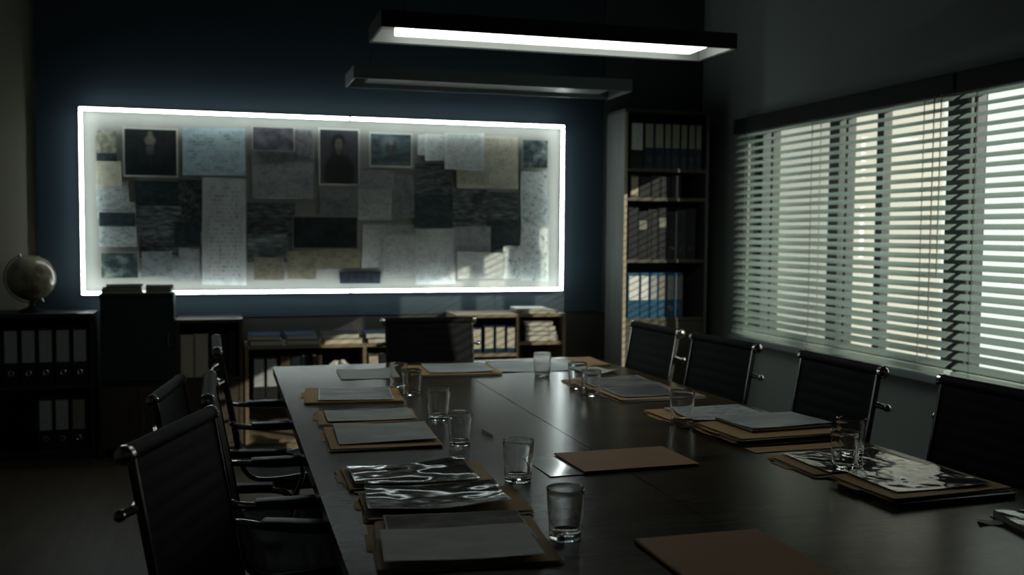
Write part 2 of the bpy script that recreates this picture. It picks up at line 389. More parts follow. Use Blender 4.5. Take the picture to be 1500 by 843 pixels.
# ------------------------------------------------------------------ mesh helpers
class MB:
    def __init__(self):
        self.bm = bmesh.new()
    def box(self, x0, x1, y0, y1, z0, z1, bevel=0.0, mat=None):
        ret = bmesh.ops.create_cube(self.bm, size=1.0)
        vs = ret['verts']
        for v in vs:
            v.co = Vector(((x0 + x1) / 2 + v.co.x * (x1 - x0), (y0 + y1) / 2 + v.co.y * (y1 - y0), (z0 + z1) / 2 + v.co.z * (z1 - z0)))
        if bevel:
            es = list({e for v in vs for e in v.link_edges})
            bmesh.ops.bevel(self.bm, geom=es, offset=bevel, segments=2, affect='EDGES', profile=0.6)
        elif mat is not None:
            for v in vs:
                v.co = mat @ v.co
        return self
    def cyl(self, a, b, r, n=16, r2=None):
        a, b = Vector(a), Vector(b)
        d = b - a
        ret = bmesh.ops.create_cone(self.bm, cap_ends=True, segments=n, radius1=r, radius2=r if r2 is None else r2, depth=d.length)
        q = d.to_track_quat('Z', 'Y').to_matrix().to_4x4()
        T = Matrix.Translation((a + b) / 2) @ q
        for v in ret['verts']:
            v.co = T @ v.co
        return self
    def sphere(self, c, r, n=16, sz=(1, 1, 1)):
        ret = bmesh.ops.create_uvsphere(self.bm, u_segments=n, v_segments=max(6, n // 2), radius=r)
        for v in ret['verts']:
            v.co = Vector(c) + Vector((v.co.x * sz[0], v.co.y * sz[1], v.co.z * sz[2]))
        return self
    def sweep(self, pts, prof, side=None):
        """sweep a closed 2-D profile (a, b) along pts; a = sideways (side vector), b = normal"""
        P = [Vector(p) for p in pts]
        rings = []
        for i, p in enumerate(P):
            t = (P[min(i + 1, len(P) - 1)] - P[max(i - 1, 0)]).normalized()
            s = Vector(side) if side is not None else (Vector((0, 1, 0)) if abs(t.y) < 0.9 else Vector((1, 0, 0)))
            s = (s - t * s.dot(t)).normalized()
            n = t.cross(s)
            rings.append([self.bm.verts.new(p + s * a + n * b) for a, b in prof])
        k = len(prof)
        for i in range(len(rings) - 1):
            for j in range(k):
                self.bm.faces.new((rings[i][j], rings[i][(j + 1) % k], rings[i + 1][(j + 1) % k], rings[i + 1][j]))
        self.bm.faces.new(list(reversed(rings[0])))
        self.bm.faces.new(rings[-1])
        return self
    def tube(self, pts, r, n=10, side=None):
        return self.sweep(pts, [(r * math.cos(2 * PI * i / n), r * math.sin(2 * PI * i / n)) for i in range(n)], side)
    def lathe(self, prof, n=32, c=(0, 0, 0)):
        rings = []
        for r, z in prof:
            if r < 1e-6:
                rings.append([self.bm.verts.new((c[0], c[1], c[2] + z))])
            else:
                rings.append([self.bm.verts.new((c[0] + r * math.cos(2 * PI * i / n), c[1] + r * math.sin(2 * PI * i / n), c[2] + z)) for i in range(n)])
        for a, b in zip(rings, rings[1:]):
            for i in range(n):
                j = (i + 1) % n
                if len(a) == 1 and len(b) == 1:
                    continue
                if len(a) == 1:
                    self.bm.faces.new((a[0], b[j], b[i]))
                elif len(b) == 1:
                    self.bm.faces.new((a[i], a[j], b[0]))
                else:
                    self.bm.faces.new((a[i], a[j], b[j], b[i]))
        return self
    def prism(self, poly, z0, z1):
        lo = [self.bm.verts.new((x, y, z0)) for x, y in poly]
        hi = [self.bm.verts.new((x, y, z1)) for x, y in poly]
        k = len(poly)
        for i in range(k):
            self.bm.faces.new((lo[i], lo[(i + 1) % k], hi[(i + 1) % k], hi[i]))
        self.bm.faces.new(list(reversed(lo)))
        self.bm.faces.new(hi)
        return self
    def build(self, name, mat, parent=None, smooth=False, loc=None):
        bmesh.ops.recalc_face_normals(self.bm, faces=self.bm.faces[:])
        me = bpy.data.meshes.new(name)
        self.bm.to_mesh(me)
        self.bm.free()
        if smooth:
            for p in me.polygons:
                p.use_smooth = True
            try:
                me.set_sharp_from_angle(angle=math.radians(40))
            except Exception:
                pass
        me.materials.append(mat if not isinstance(mat, str) else M[mat])
        o = bpy.data.objects.new(name, me)
        COL.objects.link(o)
        if parent is not None:
            o.parent = parent
        if loc is not None:
            o.location = loc
        return o

def tag(o, label, cat, group=None, kind=None):
    if label:
        o['label'] = label
    if cat:
        o['category'] = cat
    if group:
        o['group'] = group
    if kind:
        o['kind'] = kind
    return o

def empty(name, loc=(0, 0, 0), rz=0.0, rot=None):
    o = bpy.data.objects.new(name, None)
    o.empty_display_size = 0.1
    COL.objects.link(o)
    o.location = loc
    o.rotation_euler = rot if rot is not None else (0, 0, rz)
    return o

def kids(o):
    return [c for c in COL.objects if c.parent == o]

def dup(o, parent=None):
    c = o.copy()
    COL.objects.link(c)
    c.parent = parent
    for ch in kids(o):
        dup(ch, c)
    return c

def struct(o):
    o['kind'] = 'structure'
    return o

# ------------------------------------------------------------------ room shell
XL, XR, YN, YB, ZC = -2.2, 3.4, -1.6, 6.8, 3.2
WY0, WY1, WZ0, WZ1 = 2.4, 6.1, 0.70, 2.13         # window opening in the right wall
struct(MB().box(XL - .2, XR + .25, YN - .2, YB + .2, -0.12, 0.0).build('floor', 'floor'))
struct(MB().box(XL - .2, XR + .25, YN - .2, YB + .2, ZC, ZC + .12).build('ceiling', 'ceiling'))
struct(MB().box(XL - .2, XR + .25, YB, YB + .2, 0, ZC).build('wall_back', 'wall_beige'))
struct(MB().box(XL - .2, XR + .25, YN - .2, YN, 0, ZC).build('wall_front', 'wall'))
struct(MB().box(XL - .2, XL, YN, YB, 0, ZC).build('wall_left', 'wall'))
w = MB()
w.box(XR, XR + .25, YN, WY0, 0, ZC)
w.box(XR, XR + .25, WY1, YB, 0, ZC)
w.box(XR, XR + .25, WY0, WY1, 0, WZ0)
w.box(XR, XR + .25, WY0, WY1, WZ1, ZC)
struct(w.build('wall_right', 'wall'))
struct(MB().box(-1.12, 2.62, YB - .018, YB, 0.82, ZC).build('trim_1', 'navy'))       # navy display panel on the back wall
struct(MB().box(-1.12, 3.4, YB - .012, YB, 0.0, 0.815).build('trim_2', 'shelf_back'))
struct(MB().box(2.625, 3.4, YB - .018, YB, 0.82, ZC).build('trim_4', 'dark_wall'))     # dark panel behind the tall bookcase
struct(MB().box(XR - .09, XR + .12, WY0 - .06, WY1 + .06, WZ0 - .035, WZ0, 0.004).build('trim_3', 'trim'))   # window sill
struct(MB().box(XR - .015, XR, YN, YB - .02, 0, 0.09).build('baseboard_right', 'trim'))
struct(MB().box(XL, XL + .015, YN, YB, 0, 0.09).build('baseboard_left', 'trim'))

# three windows side by side: outer frame, sash bars, pane
def window(n, y0, y1, bars, wide0=0.05, wide1=0.05):
    x0, x1 = XR + .08, XR + .14
    m = MB()
    m.box(x0, x1, y0, y0 + wide0, WZ0, WZ1)
    m.box(x0, x1, y1 - wide1, y1, WZ0, WZ1)
    m.box(x0, x1, y0 + wide0, y1 - wide1, WZ0, WZ0 + .05)
    m.box(x0, x1, y0 + wide0, y1 - wide1, WZ1 - .05, WZ1)
    for b, bw in bars:
        m.box(x0 + .004, x1 - .004, b - bw / 2, b + bw / 2, WZ0 + .05, WZ1 - .05)
    f = struct(m.build('window_%d' % n, 'frame_dark'))
    p = MB().box(x0 + .025, x0 + .031, y0 + wide0, y1 - wide1, WZ0 + .05, WZ1 - .05).build('pane', 'pane', f)
    return f
window(1, 5.22, 6.1, ((5.93, .03),), 0.05, 0.06)
window(2, 4.20, 5.22, ((4.79, .06), (5.10, .025)), 0.05, 0.05)
window(3, 2.4, 4.20, ((3.30, .06), (4.06, .025)), 0.05, 0.09)

# neighbouring building beyond the window
bl = empty('building', (10.0, 20.5, -6.0))
tag(bl, 'blurred beige building outside, seen between the blind slats', 'building')
far_pane, far_frame = plain('pane_far', (0.2, 0.19, 0.17), 0.3), plain('window_frame_far', (0.5, 0.47, 0.4), 0.6)
MB().box(-1.0, 1.0, -7.0, 12, 0, 13.0).build('facade', plain('beige_render', (0.48, 0.46, 0.42), 0.9, scale=0.7, var=0.15), bl)
MB().box(-1.2, 1.2, -7.2, 12.2, 13.0, 13.4).build('roof', plain('roof_edge', (0.30, 0.26, 0.21), 0.9), bl)
for k in range(3):
    for j in range(3):
        fr = MB().box(-1.06, -1.0, -5 + j * 4.2, -3.4 + j * 4.2, 5.2 + k * 2.6, 6.8 + k * 2.6).build('window', far_frame, bl)
        MB().box(-1.08, -1.06, -4.9 + j * 4.2, -3.5 + j * 4.2, 5.3 + k * 2.6, 6.7 + k * 2.6).build('pane', far_pane, fr)

# ------------------------------------------------------------------ venetian blinds
def blind(y0, y1, label, cords, nslat=28):
    b = empty('venetian_blind', (XR - .055, (y0 + y1) / 2, WZ0 + .01))
    tag(b, label, 'blind', 'venetian blinds over the window row')
    h = (y1 - y0) / 2
    top = 2.055 - (WZ0 + .01)
    MB().box(-.03, .05, -h - .012, h + .012, top + .005, top + .105, 0.004).build('headrail', 'valance', b)
    s = MB()
    pitch = (top - .02) / nslat
    tilt = math.radians(31)
    for i in range(nslat):
        z = 0.032 + pitch * (i + .5)
        sag = 0.0015 * math.sin(i * 2.3)
        prof = []
        n = 6
        for j in range(n + 1):
            a = -0.025 + 0.05 * j / n
            crown = 0.0025 * (1 - (a / 0.025) ** 2)
            prof.append((a, crown))
        vs = []
        for yy in (-h, h):
            ring = []
            for (a, c) in prof:
                ring.append((a * math.cos(tilt) , yy, z + sag + a * math.sin(tilt) + c + .0007))
            for (a, c) in reversed(prof):
                ring.append((a * math.cos(tilt), yy, z + sag + a * math.sin(tilt) + c - .0007))
            vs.append([s.bm.verts.new(p) for p in ring])
        k = len(vs[0])
        for j in range(k):
            s.bm.faces.new((vs[0][j], vs[0][(j + 1) % k], vs[1][(j + 1) % k], vs[1][j]))
        s.bm.faces.new(vs[0])
        s.bm.faces.new(list(reversed(vs[1])))
    s.build('slats', 'slat', b)
    MB().box(-.026, .026, -h, h, 0.004, 0.028, 0.004).build('bottom_rail', 'slat', b)
    yc = (y0 + y1) / 2
    for c in cords:
        m = MB()
        for dx in (-.029, .029):
            m.cyl((dx, c - yc, 0.02), (dx, c - yc, top + .01), 0.0022, 6)
        m.build('ladder_cord', 'cord', b)
    m = MB()
    for k in range(2):
        m.cyl((-.036, cords[-1] - yc - .08 - .05 * k, top * (0.35 if k else 0.2)), (-.036, cords[-1] - yc - .08 - .05 * k, top + .01), 0.003, 6)
    m.build('pull_cord', 'cord', b)
    return b
blind(4.03, 6.14, 'wide venetian blind on the far part of the window, towards the bookcase corner', (5.98, 5.2, 4.22))
blind(2.36, 3.985, 'venetian blind on the near part of the window, cut by the picture edge', (3.86, 2.6))

# ------------------------------------------------------------------ pendant lamps
def pendant(x0, x1, y0, y1, lit, label):
    z0 = 2.2
    p = empty('pendant_lamp', ((x0 + x1) / 2, (y0 + y1) / 2, z0))
    tag(p, label, 'lamp', 'linear pendant lamps')
    hx, hy, H, t = (x1 - x0) / 2, (y1 - y0) / 2, 0.062, 0.008
    m = MB()
    m.box(-hx, hx, -hy, -hy + t, 0, H)
    m.box(-hx, hx, hy - t, hy, 0, H)
    m.box(-hx, -hx + t, -hy + t, hy - t, 0, H)
    m.box(hx - t, hx, -hy + t, hy - t, 0, H)
    m.box(-hx, hx, -hy, hy, H, H + .006)
    m.build('housing', 'lamp_body' if lit else 'lamp_body_far', p)
    m = MB()
    e = .0015
    m.box(-hx + t + e, hx - t - e, -hy + t + e, hy - t - e, H - .004, H - .0005)
    m.box(-hx + t + e, hx - t - e, hy - t - .005, hy - t - e, 0.004, H - .004)
    m.box(-hx + t + e, hx - t - e, -hy + t + e, -hy + t + .005, 0.004, H - .004)
    m.box(-hx + t + e, -hx + t + .005, -hy + .02, hy - .02, 0.004, H - .004)
    m.box(hx - t - .005, hx - t - e, -hy + .02, hy - .02, 0.004, H - .004)
    m.build('reflector', 'lamp_white' if lit else 'lamp_off', p)
    d = MB().box(-hx + .095, hx - .095, -hy + .022, hy - .090, 0.016, 0.05, 0.006).build('diffuser', 'lamp_glow' if lit else 'lamp_off', p)
    if lit:
        d['label'] = 'glowing white diffuser'
    for sx in (-1, 1):
        m = MB()
        m.cyl((sx * (hx - .12), 0, H + .006), (sx * (hx - .12), 0, ZC - z0), 0.003, 6)
        m.cyl((sx * (hx - .12), 0, ZC - z0 - .03), (sx * (hx - .12), 0, ZC - z0), 0.035, 16)
        m.build('suspension_wire', 'wire', p)
    return p
pendant(0.60, 2.165, 4.00, 4.36, True, 'long lit pendant lamp with black housing hanging over the table')
pendant(0.66, 2.25, 5.38, 5.75, False, 'long unlit grey pendant lamp hanging behind the lit one')

# ------------------------------------------------------------------ the lit display case and what is pinned in it
LX0, LX1, LZ0, LZ1 = -0.862, 2.295, 0.979, 2.140
lc = empty('light_case', ((LX0 + LX1) / 2, YB - .02, LZ0))
tag(lc, 'wide wall display case edged with bright white light tubes', 'display case')
cx = (LX0 + LX1) / 2
hw, HH = (LX1 - LX0) / 2, LZ1 - LZ0
D = 0.085
MB().box(-hw + .002, hw - .002, -.012, -.001, .002, HH - .002).build('backboard', 'board', lc)
m = MB()
t = .012
m.box(-hw, hw, -D + .022, -.012, 0, t)
m.box(-hw, hw, -D + .022, -.012, HH - t, HH)
m.box(-hw, -hw + t, -D + .022, -.012, t, HH - t)
m.box(hw - t, hw, -D + .022, -.012, t, HH - t)
m.build('frame', 'case', lc)
tw = 0.019
def tube_bar(a, b, c, d):
    MB().box(a, b, -D, -D + .022, c, d, 0.006).build('light_tube', 'tube', lc)
g = .006
mid = 0.80 - cx
tube_bar(-hw, mid - g, HH - tw, HH)
tube_bar(mid + g, hw, HH - tw, HH)
tube_bar(-hw, mid - g, 0, tw)
tube_bar(mid + g, hw, 0, tw)
tube_bar(-hw, -hw + tw, tw + g, HH - tw - g)
tube_bar(hw - tw, hw, tw + g, HH - tw - g)
for zz in ((HH - tw, HH), (0, tw)):
    MB().box(mid - g, mid + g, -D + .002, -D + .022, zz[0] + .002, zz[1] - .002).build('tube_joint', 'tube_cap', lc)

def sheet_mesh(m, wd, dp, th=0.0006, curl=0.003, seed=0, nx=10, ny=8, corner=0.0, slack=0.0):
    """thin sheet in its own XY plane, centred, top towards +Z, with soft waves and lifted corners"""
    rnd = random.Random(seed)
    a, b, c, d = [rnd.uniform(0, 6.28) for _ in range(4)]
    cs = [rnd.random() for _ in range(4)]
    # slightly irregular outline
    j = [(rnd.uniform(-1, 1) * slack, rnd.uniform(-1, 1) * slack) for _ in range(4)]
    top, bot = [], []
    for iy in range(ny + 1):
        for ix in range(nx + 1):
            u, v = ix / nx, iy / ny
            x = (u - .5) * wd + (1 - u) * (1 - v) * j[0][0] + u * (1 - v) * j[1][0] + u * v * j[2][0] + (1 - u) * v * j[3][0]
            y = (v - .5) * dp + (1 - u) * (1 - v) * j[0][1] + u * (1 - v) * j[1][1] + u * v * j[2][1] + (1 - u) * v * j[3][1]
            z = curl * 0.5 * (1 + 0.5 * math.sin(a + u * 5.0 + v * 1.5) + 0.5 * math.sin(b + v * 4.2 - u * 1.2))
            z += corner * (cs[0] * max(0, 1 - (u + v) * 2.2) + cs[1] * max(0, 1 - (1 - u + v) * 2.2) + cs[2] * max(0, 1 - (2 - u - v) * 2.2) + cs[3] * max(0, 1 - (u + 1 - v) * 2.2)) ** 1.0
            top.append(m.bm.verts.new((x, y, z + th)))
            bot.append(m.bm.verts.new((x, y, z)))
    W_ = nx + 1
    for iy in range(ny):
        for ix in range(nx):
            i = iy * W_ + ix
            m.bm.faces.new((top[i], top[i + 1], top[i + 1 + W_], top[i + W_]))
            m.bm.faces.new((bot[i], bot[i + W_], bot[i + 1 + W_], bot[i + 1]))
    loop = [ix for ix in range(nx)] + [iy * W_ + nx for iy in range(ny)] + [ny * W_ + ix for ix in range(nx, 0, -1)] + [iy * W_ for iy in range(ny, 0, -1)]
    for k in range(len(loop)):
        i, jx = loop[k], loop[(k + 1) % len(loop)]
        m.bm.faces.new((top[i], bot[i], bot[jx], top[jx]))
    return m

PAPERS = [
    (-0.772,1.868,-0.652,2.005,1,'ph_pale','photo','small faded cream photo in the top left corner of the lit board'),
    (-0.770,1.813,-0.650,1.864,1,'ph_dark','photo','narrow dark photo strip right under the small cream photo, top left of board'),
    (-0.613,1.720,-0.286,2.031,2,'ph_port1','portrait_photo','dark wide portrait photo of a person in pale headwear with white border'),
    (-0.257,1.742,0.124,2.045,2,'tx_blue','handwritten_sheet','pale blue handwritten sheet beside the wide portrait with white border'),
    (0.172,1.907,0.442,2.062,3,'ph_cloud','photo','cloudy grey landscape photo overlapping the top of a tall typed sheet'),
    (0.437,1.881,0.557,2.051,2,'ph_grey','photo','small grey photo tucked beside the cloudy landscape photo'),
    (0.170,1.591,0.565,1.922,1,'tx_grey','typed_sheet','large grey typed sheet hanging under the cloudy landscape photo'),
    (0.597,1.692,0.868,2.068,2,'ph_port2','portrait_photo','tall dark portrait photo of a person with pulled back hair, white border'),
    (0.932,1.819,1.225,2.053,2,'ph_fig','photo','stormy blue photo with a small figure, white border, right of the tall portrait'),
    (1.262,1.908,1.333,2.051,1,'tx_white','note','narrow white note half hidden at the left end of the top right paper cluster'),
    (1.310,1.873,1.505,2.055,2,'tx_white','typed_sheet','small white typed sheet in the top right cluster, left of the larger white one'),
    (1.443,1.812,1.728,2.066,4,'tx_white','typed_sheet','white typed sheet with printed blocks overlapping the big cream sheet'),
    (1.530,1.688,1.971,2.052,3,'tx_cream','typed_sheet','big cream coloured typed sheet near the top right of the lit board'),
    (2.001,1.834,2.192,2.040,2,'ph_teal','photo','small teal photo in the top right corner of the lit board'),
    (1.992,1.623,2.189,1.820,1,'tx_spot','typed_sheet','white spotted sheet right under the small teal corner photo'),
    (1.994,1.435,2.196,1.642,2,'tx_spot2','typed_sheet','white spotted sheet second below the teal corner photo, in the right edge column'),
    (2.000,1.237,2.193,1.450,1,'tx_spot','typed_sheet','white spotted sheet third below the teal corner photo, in the right edge column'),
    (2.002,1.048,2.200,1.256,2,'tx_spot2','typed_sheet','white spotted sheet at the foot of the right edge column of the board'),
    (-0.775,1.664,-0.627,1.809,2,'tx_cream','note','small cream note at the left edge of the board below the narrow dark strip'),
    (-0.773,1.535,-0.580,1.694,1,'tx_pale','typed_sheet','pale torn typed sheet at the left edge, just under the small cream note'),
    (-0.771,1.458,-0.541,1.561,2,'tx_pale','typed_sheet','wide pale typed sheet at the left edge above the blurred dark strip'),
    (-0.759,1.407,-0.546,1.493,3,'ph_dark','photo','blurred dark strip photo at the left edge between two pale sheets'),
    (-0.765,1.281,-0.543,1.415,2,'tx_pale','typed_sheet','pale sheet at the left edge directly above the dark teal photo'),
    (-0.756,1.078,-0.529,1.243,2,'ph_teal','photo','dark teal photo in the bottom left corner of the lit board'),
    (-0.532,1.478,-0.285,1.695,1,'ph_dark','photo','dark photo with curved shapes below the wide portrait'),
    (-0.285,1.375,-0.139,1.708,1,'ph_murk','photo','narrow murky photo left of the tall narrow white sheet'),
    (-0.542,1.352,-0.270,1.539,2,'ph_murk2','photo','wide murky blue print in the left middle of the board'),
    (-0.523,1.208,-0.288,1.383,1,'ph_murk','photo','murky teal print below the wide murky blue print'),
    (-0.312,1.287,-0.153,1.441,3,'ph_dark','photo','small nearly black photo left of the tall narrow white sheet'),
    (-0.512,1.090,-0.331,1.252,2,'tx_dim','typed_sheet','dim grey blue sheet right of the dark teal bottom corner photo'),
    (-0.364,1.054,-0.163,1.269,1,'tx_grey','typed_sheet','grey sheet with a dark blot at the bottom, left of the tall narrow white sheet'),
    (-0.140,1.034,0.129,1.722,2,'tx_white2','handwritten_sheet','tall narrow white handwritten sheet reaching down to the lower light tube'),
    (0.138,1.352,0.444,1.571,1,'ph_murk','photo','murky dark print below the large grey typed sheet'),
    (0.137,1.181,0.390,1.365,2,'ph_murk2','photo','murky grey print right of the tall narrow white sheet, low on the board'),
    (0.179,1.068,0.372,1.208,3,'tx_tan','note','tan stained note near the lower tube, right of the tall narrow white sheet'),
    (0.389,1.067,0.581,1.253,2,'tx_tan','note','tan stained note below the big black photo'),
    (0.605,1.473,0.858,1.656,2,'tx_dim','typed_sheet','small dim sheet hanging under the tall dark portrait'),
    (0.426,1.263,0.854,1.490,3,'ph_black','photo','big black photo with a thin pale lower border in the board centre'),
    (0.877,1.669,1.099,1.798,3,'tx_grey','note','short grey sheet pinned above the pale square sheet in the board centre'),
    (1.061,1.473,1.244,1.774,1,'tx_dim','typed_sheet','dim tall sheet half behind the pale square sheet in the board centre'),
    (0.854,1.462,1.089,1.688,2,'tx_grey2','typed_sheet','pale square typed sheet in the board centre right of the small dim sheet'),
    (1.244,1.611,1.506,1.854,1,'ph_murk','photo','dark slate print below the white sheets of the top right cluster'),
    (1.240,1.415,1.507,1.639,2,'ph_dark','photo','dark print below the dark slate print, right of board centre'),
    (1.507,1.426,1.750,1.681,1,'ph_murk2','photo','murky dark print directly below the big cream sheet, left half'),
    (1.711,1.476,1.979,1.666,2,'ph_murk','photo','murky print with pale streaks below the big cream sheet, right half'),
    (1.693,1.237,1.990,1.495,1,'ph_dark','photo','dark blotted print left of the right edge column of sheets'),
    (0.886,1.138,1.273,1.435,1,'tx_grey2','typed_sheet','large pale typed sheet with slanted left edge, lower centre of board'),
    (1.029,1.082,1.269,1.357,3,'tx_grey2','typed_sheet','pale curled typed sheet overlapping the large pale sheet, lower centre'),
    (1.240,1.024,1.528,1.410,2,'tx_white2','typed_sheet','long pale sheet whose lower end nearly touches the light tube'),
    (1.518,1.160,1.772,1.426,3,'tx_grey','typed_sheet','grey sheet with a yellowish highlight, lower right of board'),
    (1.538,1.065,1.872,1.246,4,'tx_white2','typed_sheet','wide pale typed sheet low on the board, left of the blotted one'),
    (1.862,1.059,2.007,1.294,2,'tx_spot','typed_sheet','pale sheet with dark blots beside the foot of the right edge column'),
    (0.730,1.037,1.010,1.125,2,'ph_film','film_strip','dark strip of negatives just above the middle of the lower tube'),
    (0.577,1.135,0.876,1.263,1,'tx_tan','note','tan note between the big black photo and the dark strip of negatives'),
]
for k, (x0, z0, x1, z1, layer, mk, nm, lab) in enumerate(PAPERS):
    mm = sheet_mesh(MB(), x1 - x0, z1 - z0, 0.0006, 0.0022, k, 8, 8, corner=0.004, slack=0.0 if nm.endswith('photo') else 0.006)
    o = mm.build(nm, M[mk], None, True)
    o.location = ((x0 + x1) / 2, YB - .02 - .0125 - .0075 * layer - 0.0006 * (k % 5), (z0 + z1) / 2)
    o.rotation_euler = (PI / 2, 0 if 'photo' in nm else random.uniform(-.022, .022), 0)
    tag(o, lab, {'portrait_photo': 'photo', 'typed_sheet': 'sheet of paper', 'handwritten_sheet': 'sheet of paper', 'note': 'note', 'film_strip': 'film strip'}.get(nm, 'photo'), 'papers pinned in the lit display case')


# ------------------------------------------------------------------ conference table
TZ = 0.74
tb = empty('conference_table', (1.05, 3.0, 0))
tag(tb, 'long dark wood conference table in the middle of the room', 'table')
def P(x, y):
    return (x - 1.05, y - 3.0)
NEAR = 1.05
MB().prism([P(.222, NEAR), P(1.0485, NEAR), P(1.0485, 4.882), P(.213, 4.862)], TZ - .036, TZ).build('tabletop', 'table', tb)
MB().prism([P(1.0515, NEAR), P(1.995, NEAR), P(1.834, 4.918), P(1.0515, 4.885)], TZ - .036, TZ).build('tabletop', 'table', tb)
m = MB()
m.box(-.40, .40, -1.6, -1.57, TZ - .11, TZ - .037)
m.box(-.40, .40, 1.57, 1.6, TZ - .11, TZ - .037)
m.box(-.40, -.37, -1.57, 1.57, TZ - .11, TZ - .037)
m.box(.37, .40, -1.57, 1.57, TZ - .11, TZ - .037)
m.build('apron', 'table_edge', tb)
for sx in (-1, 1):
    for sy in (-1, 1):
        MB().box(sx * .28 - .035, sx * .28 + .035, sy * 1.30 - .035, sy * 1.30 + .035, 0, TZ - .037, 0.004).build('leg', 'table_edge', tb)

# ------------------------------------------------------------------ chairs
def bez(pts, n=6):
    """Catmull-Rom through 2-D points"""
    out = []
    for i in range(len(pts) - 1):
        p0 = pts[max(i - 1, 0)]; p1 = pts[i]; p2 = pts[i + 1]; p3 = pts[min(i + 2, len(pts) - 1)]
        for k in range(n):
            t = k / n
            out.append(tuple(0.5 * ((2 * p1[d]) + (-p0[d] + p2[d]) * t + (2 * p0[d] - 5 * p1[d] + 4 * p2[d] - p3[d]) * t * t + (-p0[d] + 3 * p1[d] - 3 * p2[d] + p3[d]) * t ** 3) for d in range(2)))
    out.append(pts[-1])
    return out

def resample(pts, step):
    L = [0]
    for a, b in zip(pts, pts[1:]):
        L.append(L[-1] + math.dist(a, b))
    n = max(2, round(L[-1] / step))
    out = []
    j = 0
    for k in range(n + 1):
        s = L[-1] * k / n
        while j < len(L) - 2 and L[j + 1] < s:
            j += 1
        f = (s - L[j]) / max(1e-9, L[j + 1] - L[j])
        out.append((pts[j][0] + (pts[j + 1][0] - pts[j][0]) * f, pts[j][1] + (pts[j + 1][1] - pts[j][1]) * f))
    return out

def sling(m, prof, hw_, th, rib=0.042, bulge=0.0022):
    pts = resample(prof, 0.007)
    n = len(pts)
    acc = 0
    rows = []
    for i, p in enumerate(pts):
        q0, q1 = pts[max(i - 1, 0)], pts[min(i + 1, n - 1)]
        tx, tz = q1[0] - q0[0], q1[1] - q0[1]
        l = math.hypot(tx, tz)
        nx, nz = -tz / l, tx / l
        if i:
            acc += math.dist(pts[i - 1], p)
        r = bulge * abs(math.sin(PI * acc / rib)) ** 0.6
        off = th / 2 + r
        row = []
        for s in (1, -1):
            for y in ((-hw_, -hw_ * .5, 0, hw_ * .5, hw_) if s == 1 else (hw_, hw_ * .5, 0, -hw_ * .5, -hw_)):
                o_ = off if abs(y) < hw_ else th / 2
                row.append(m.bm.verts.new((p[0] + nx * o_ * s, y, p[1] + nz * o_ * s)))
        rows.append(row)
    k = len(rows[0])
    for a, b in zip(rows, rows[1:]):
        for j in range(k):
            m.bm.faces.new((a[j], a[(j + 1) % k], b[(j + 1) % k], b[j]))
    m.bm.faces.new(rows[0])
    m.bm.faces.new(list(reversed(rows[-1])))
    return m

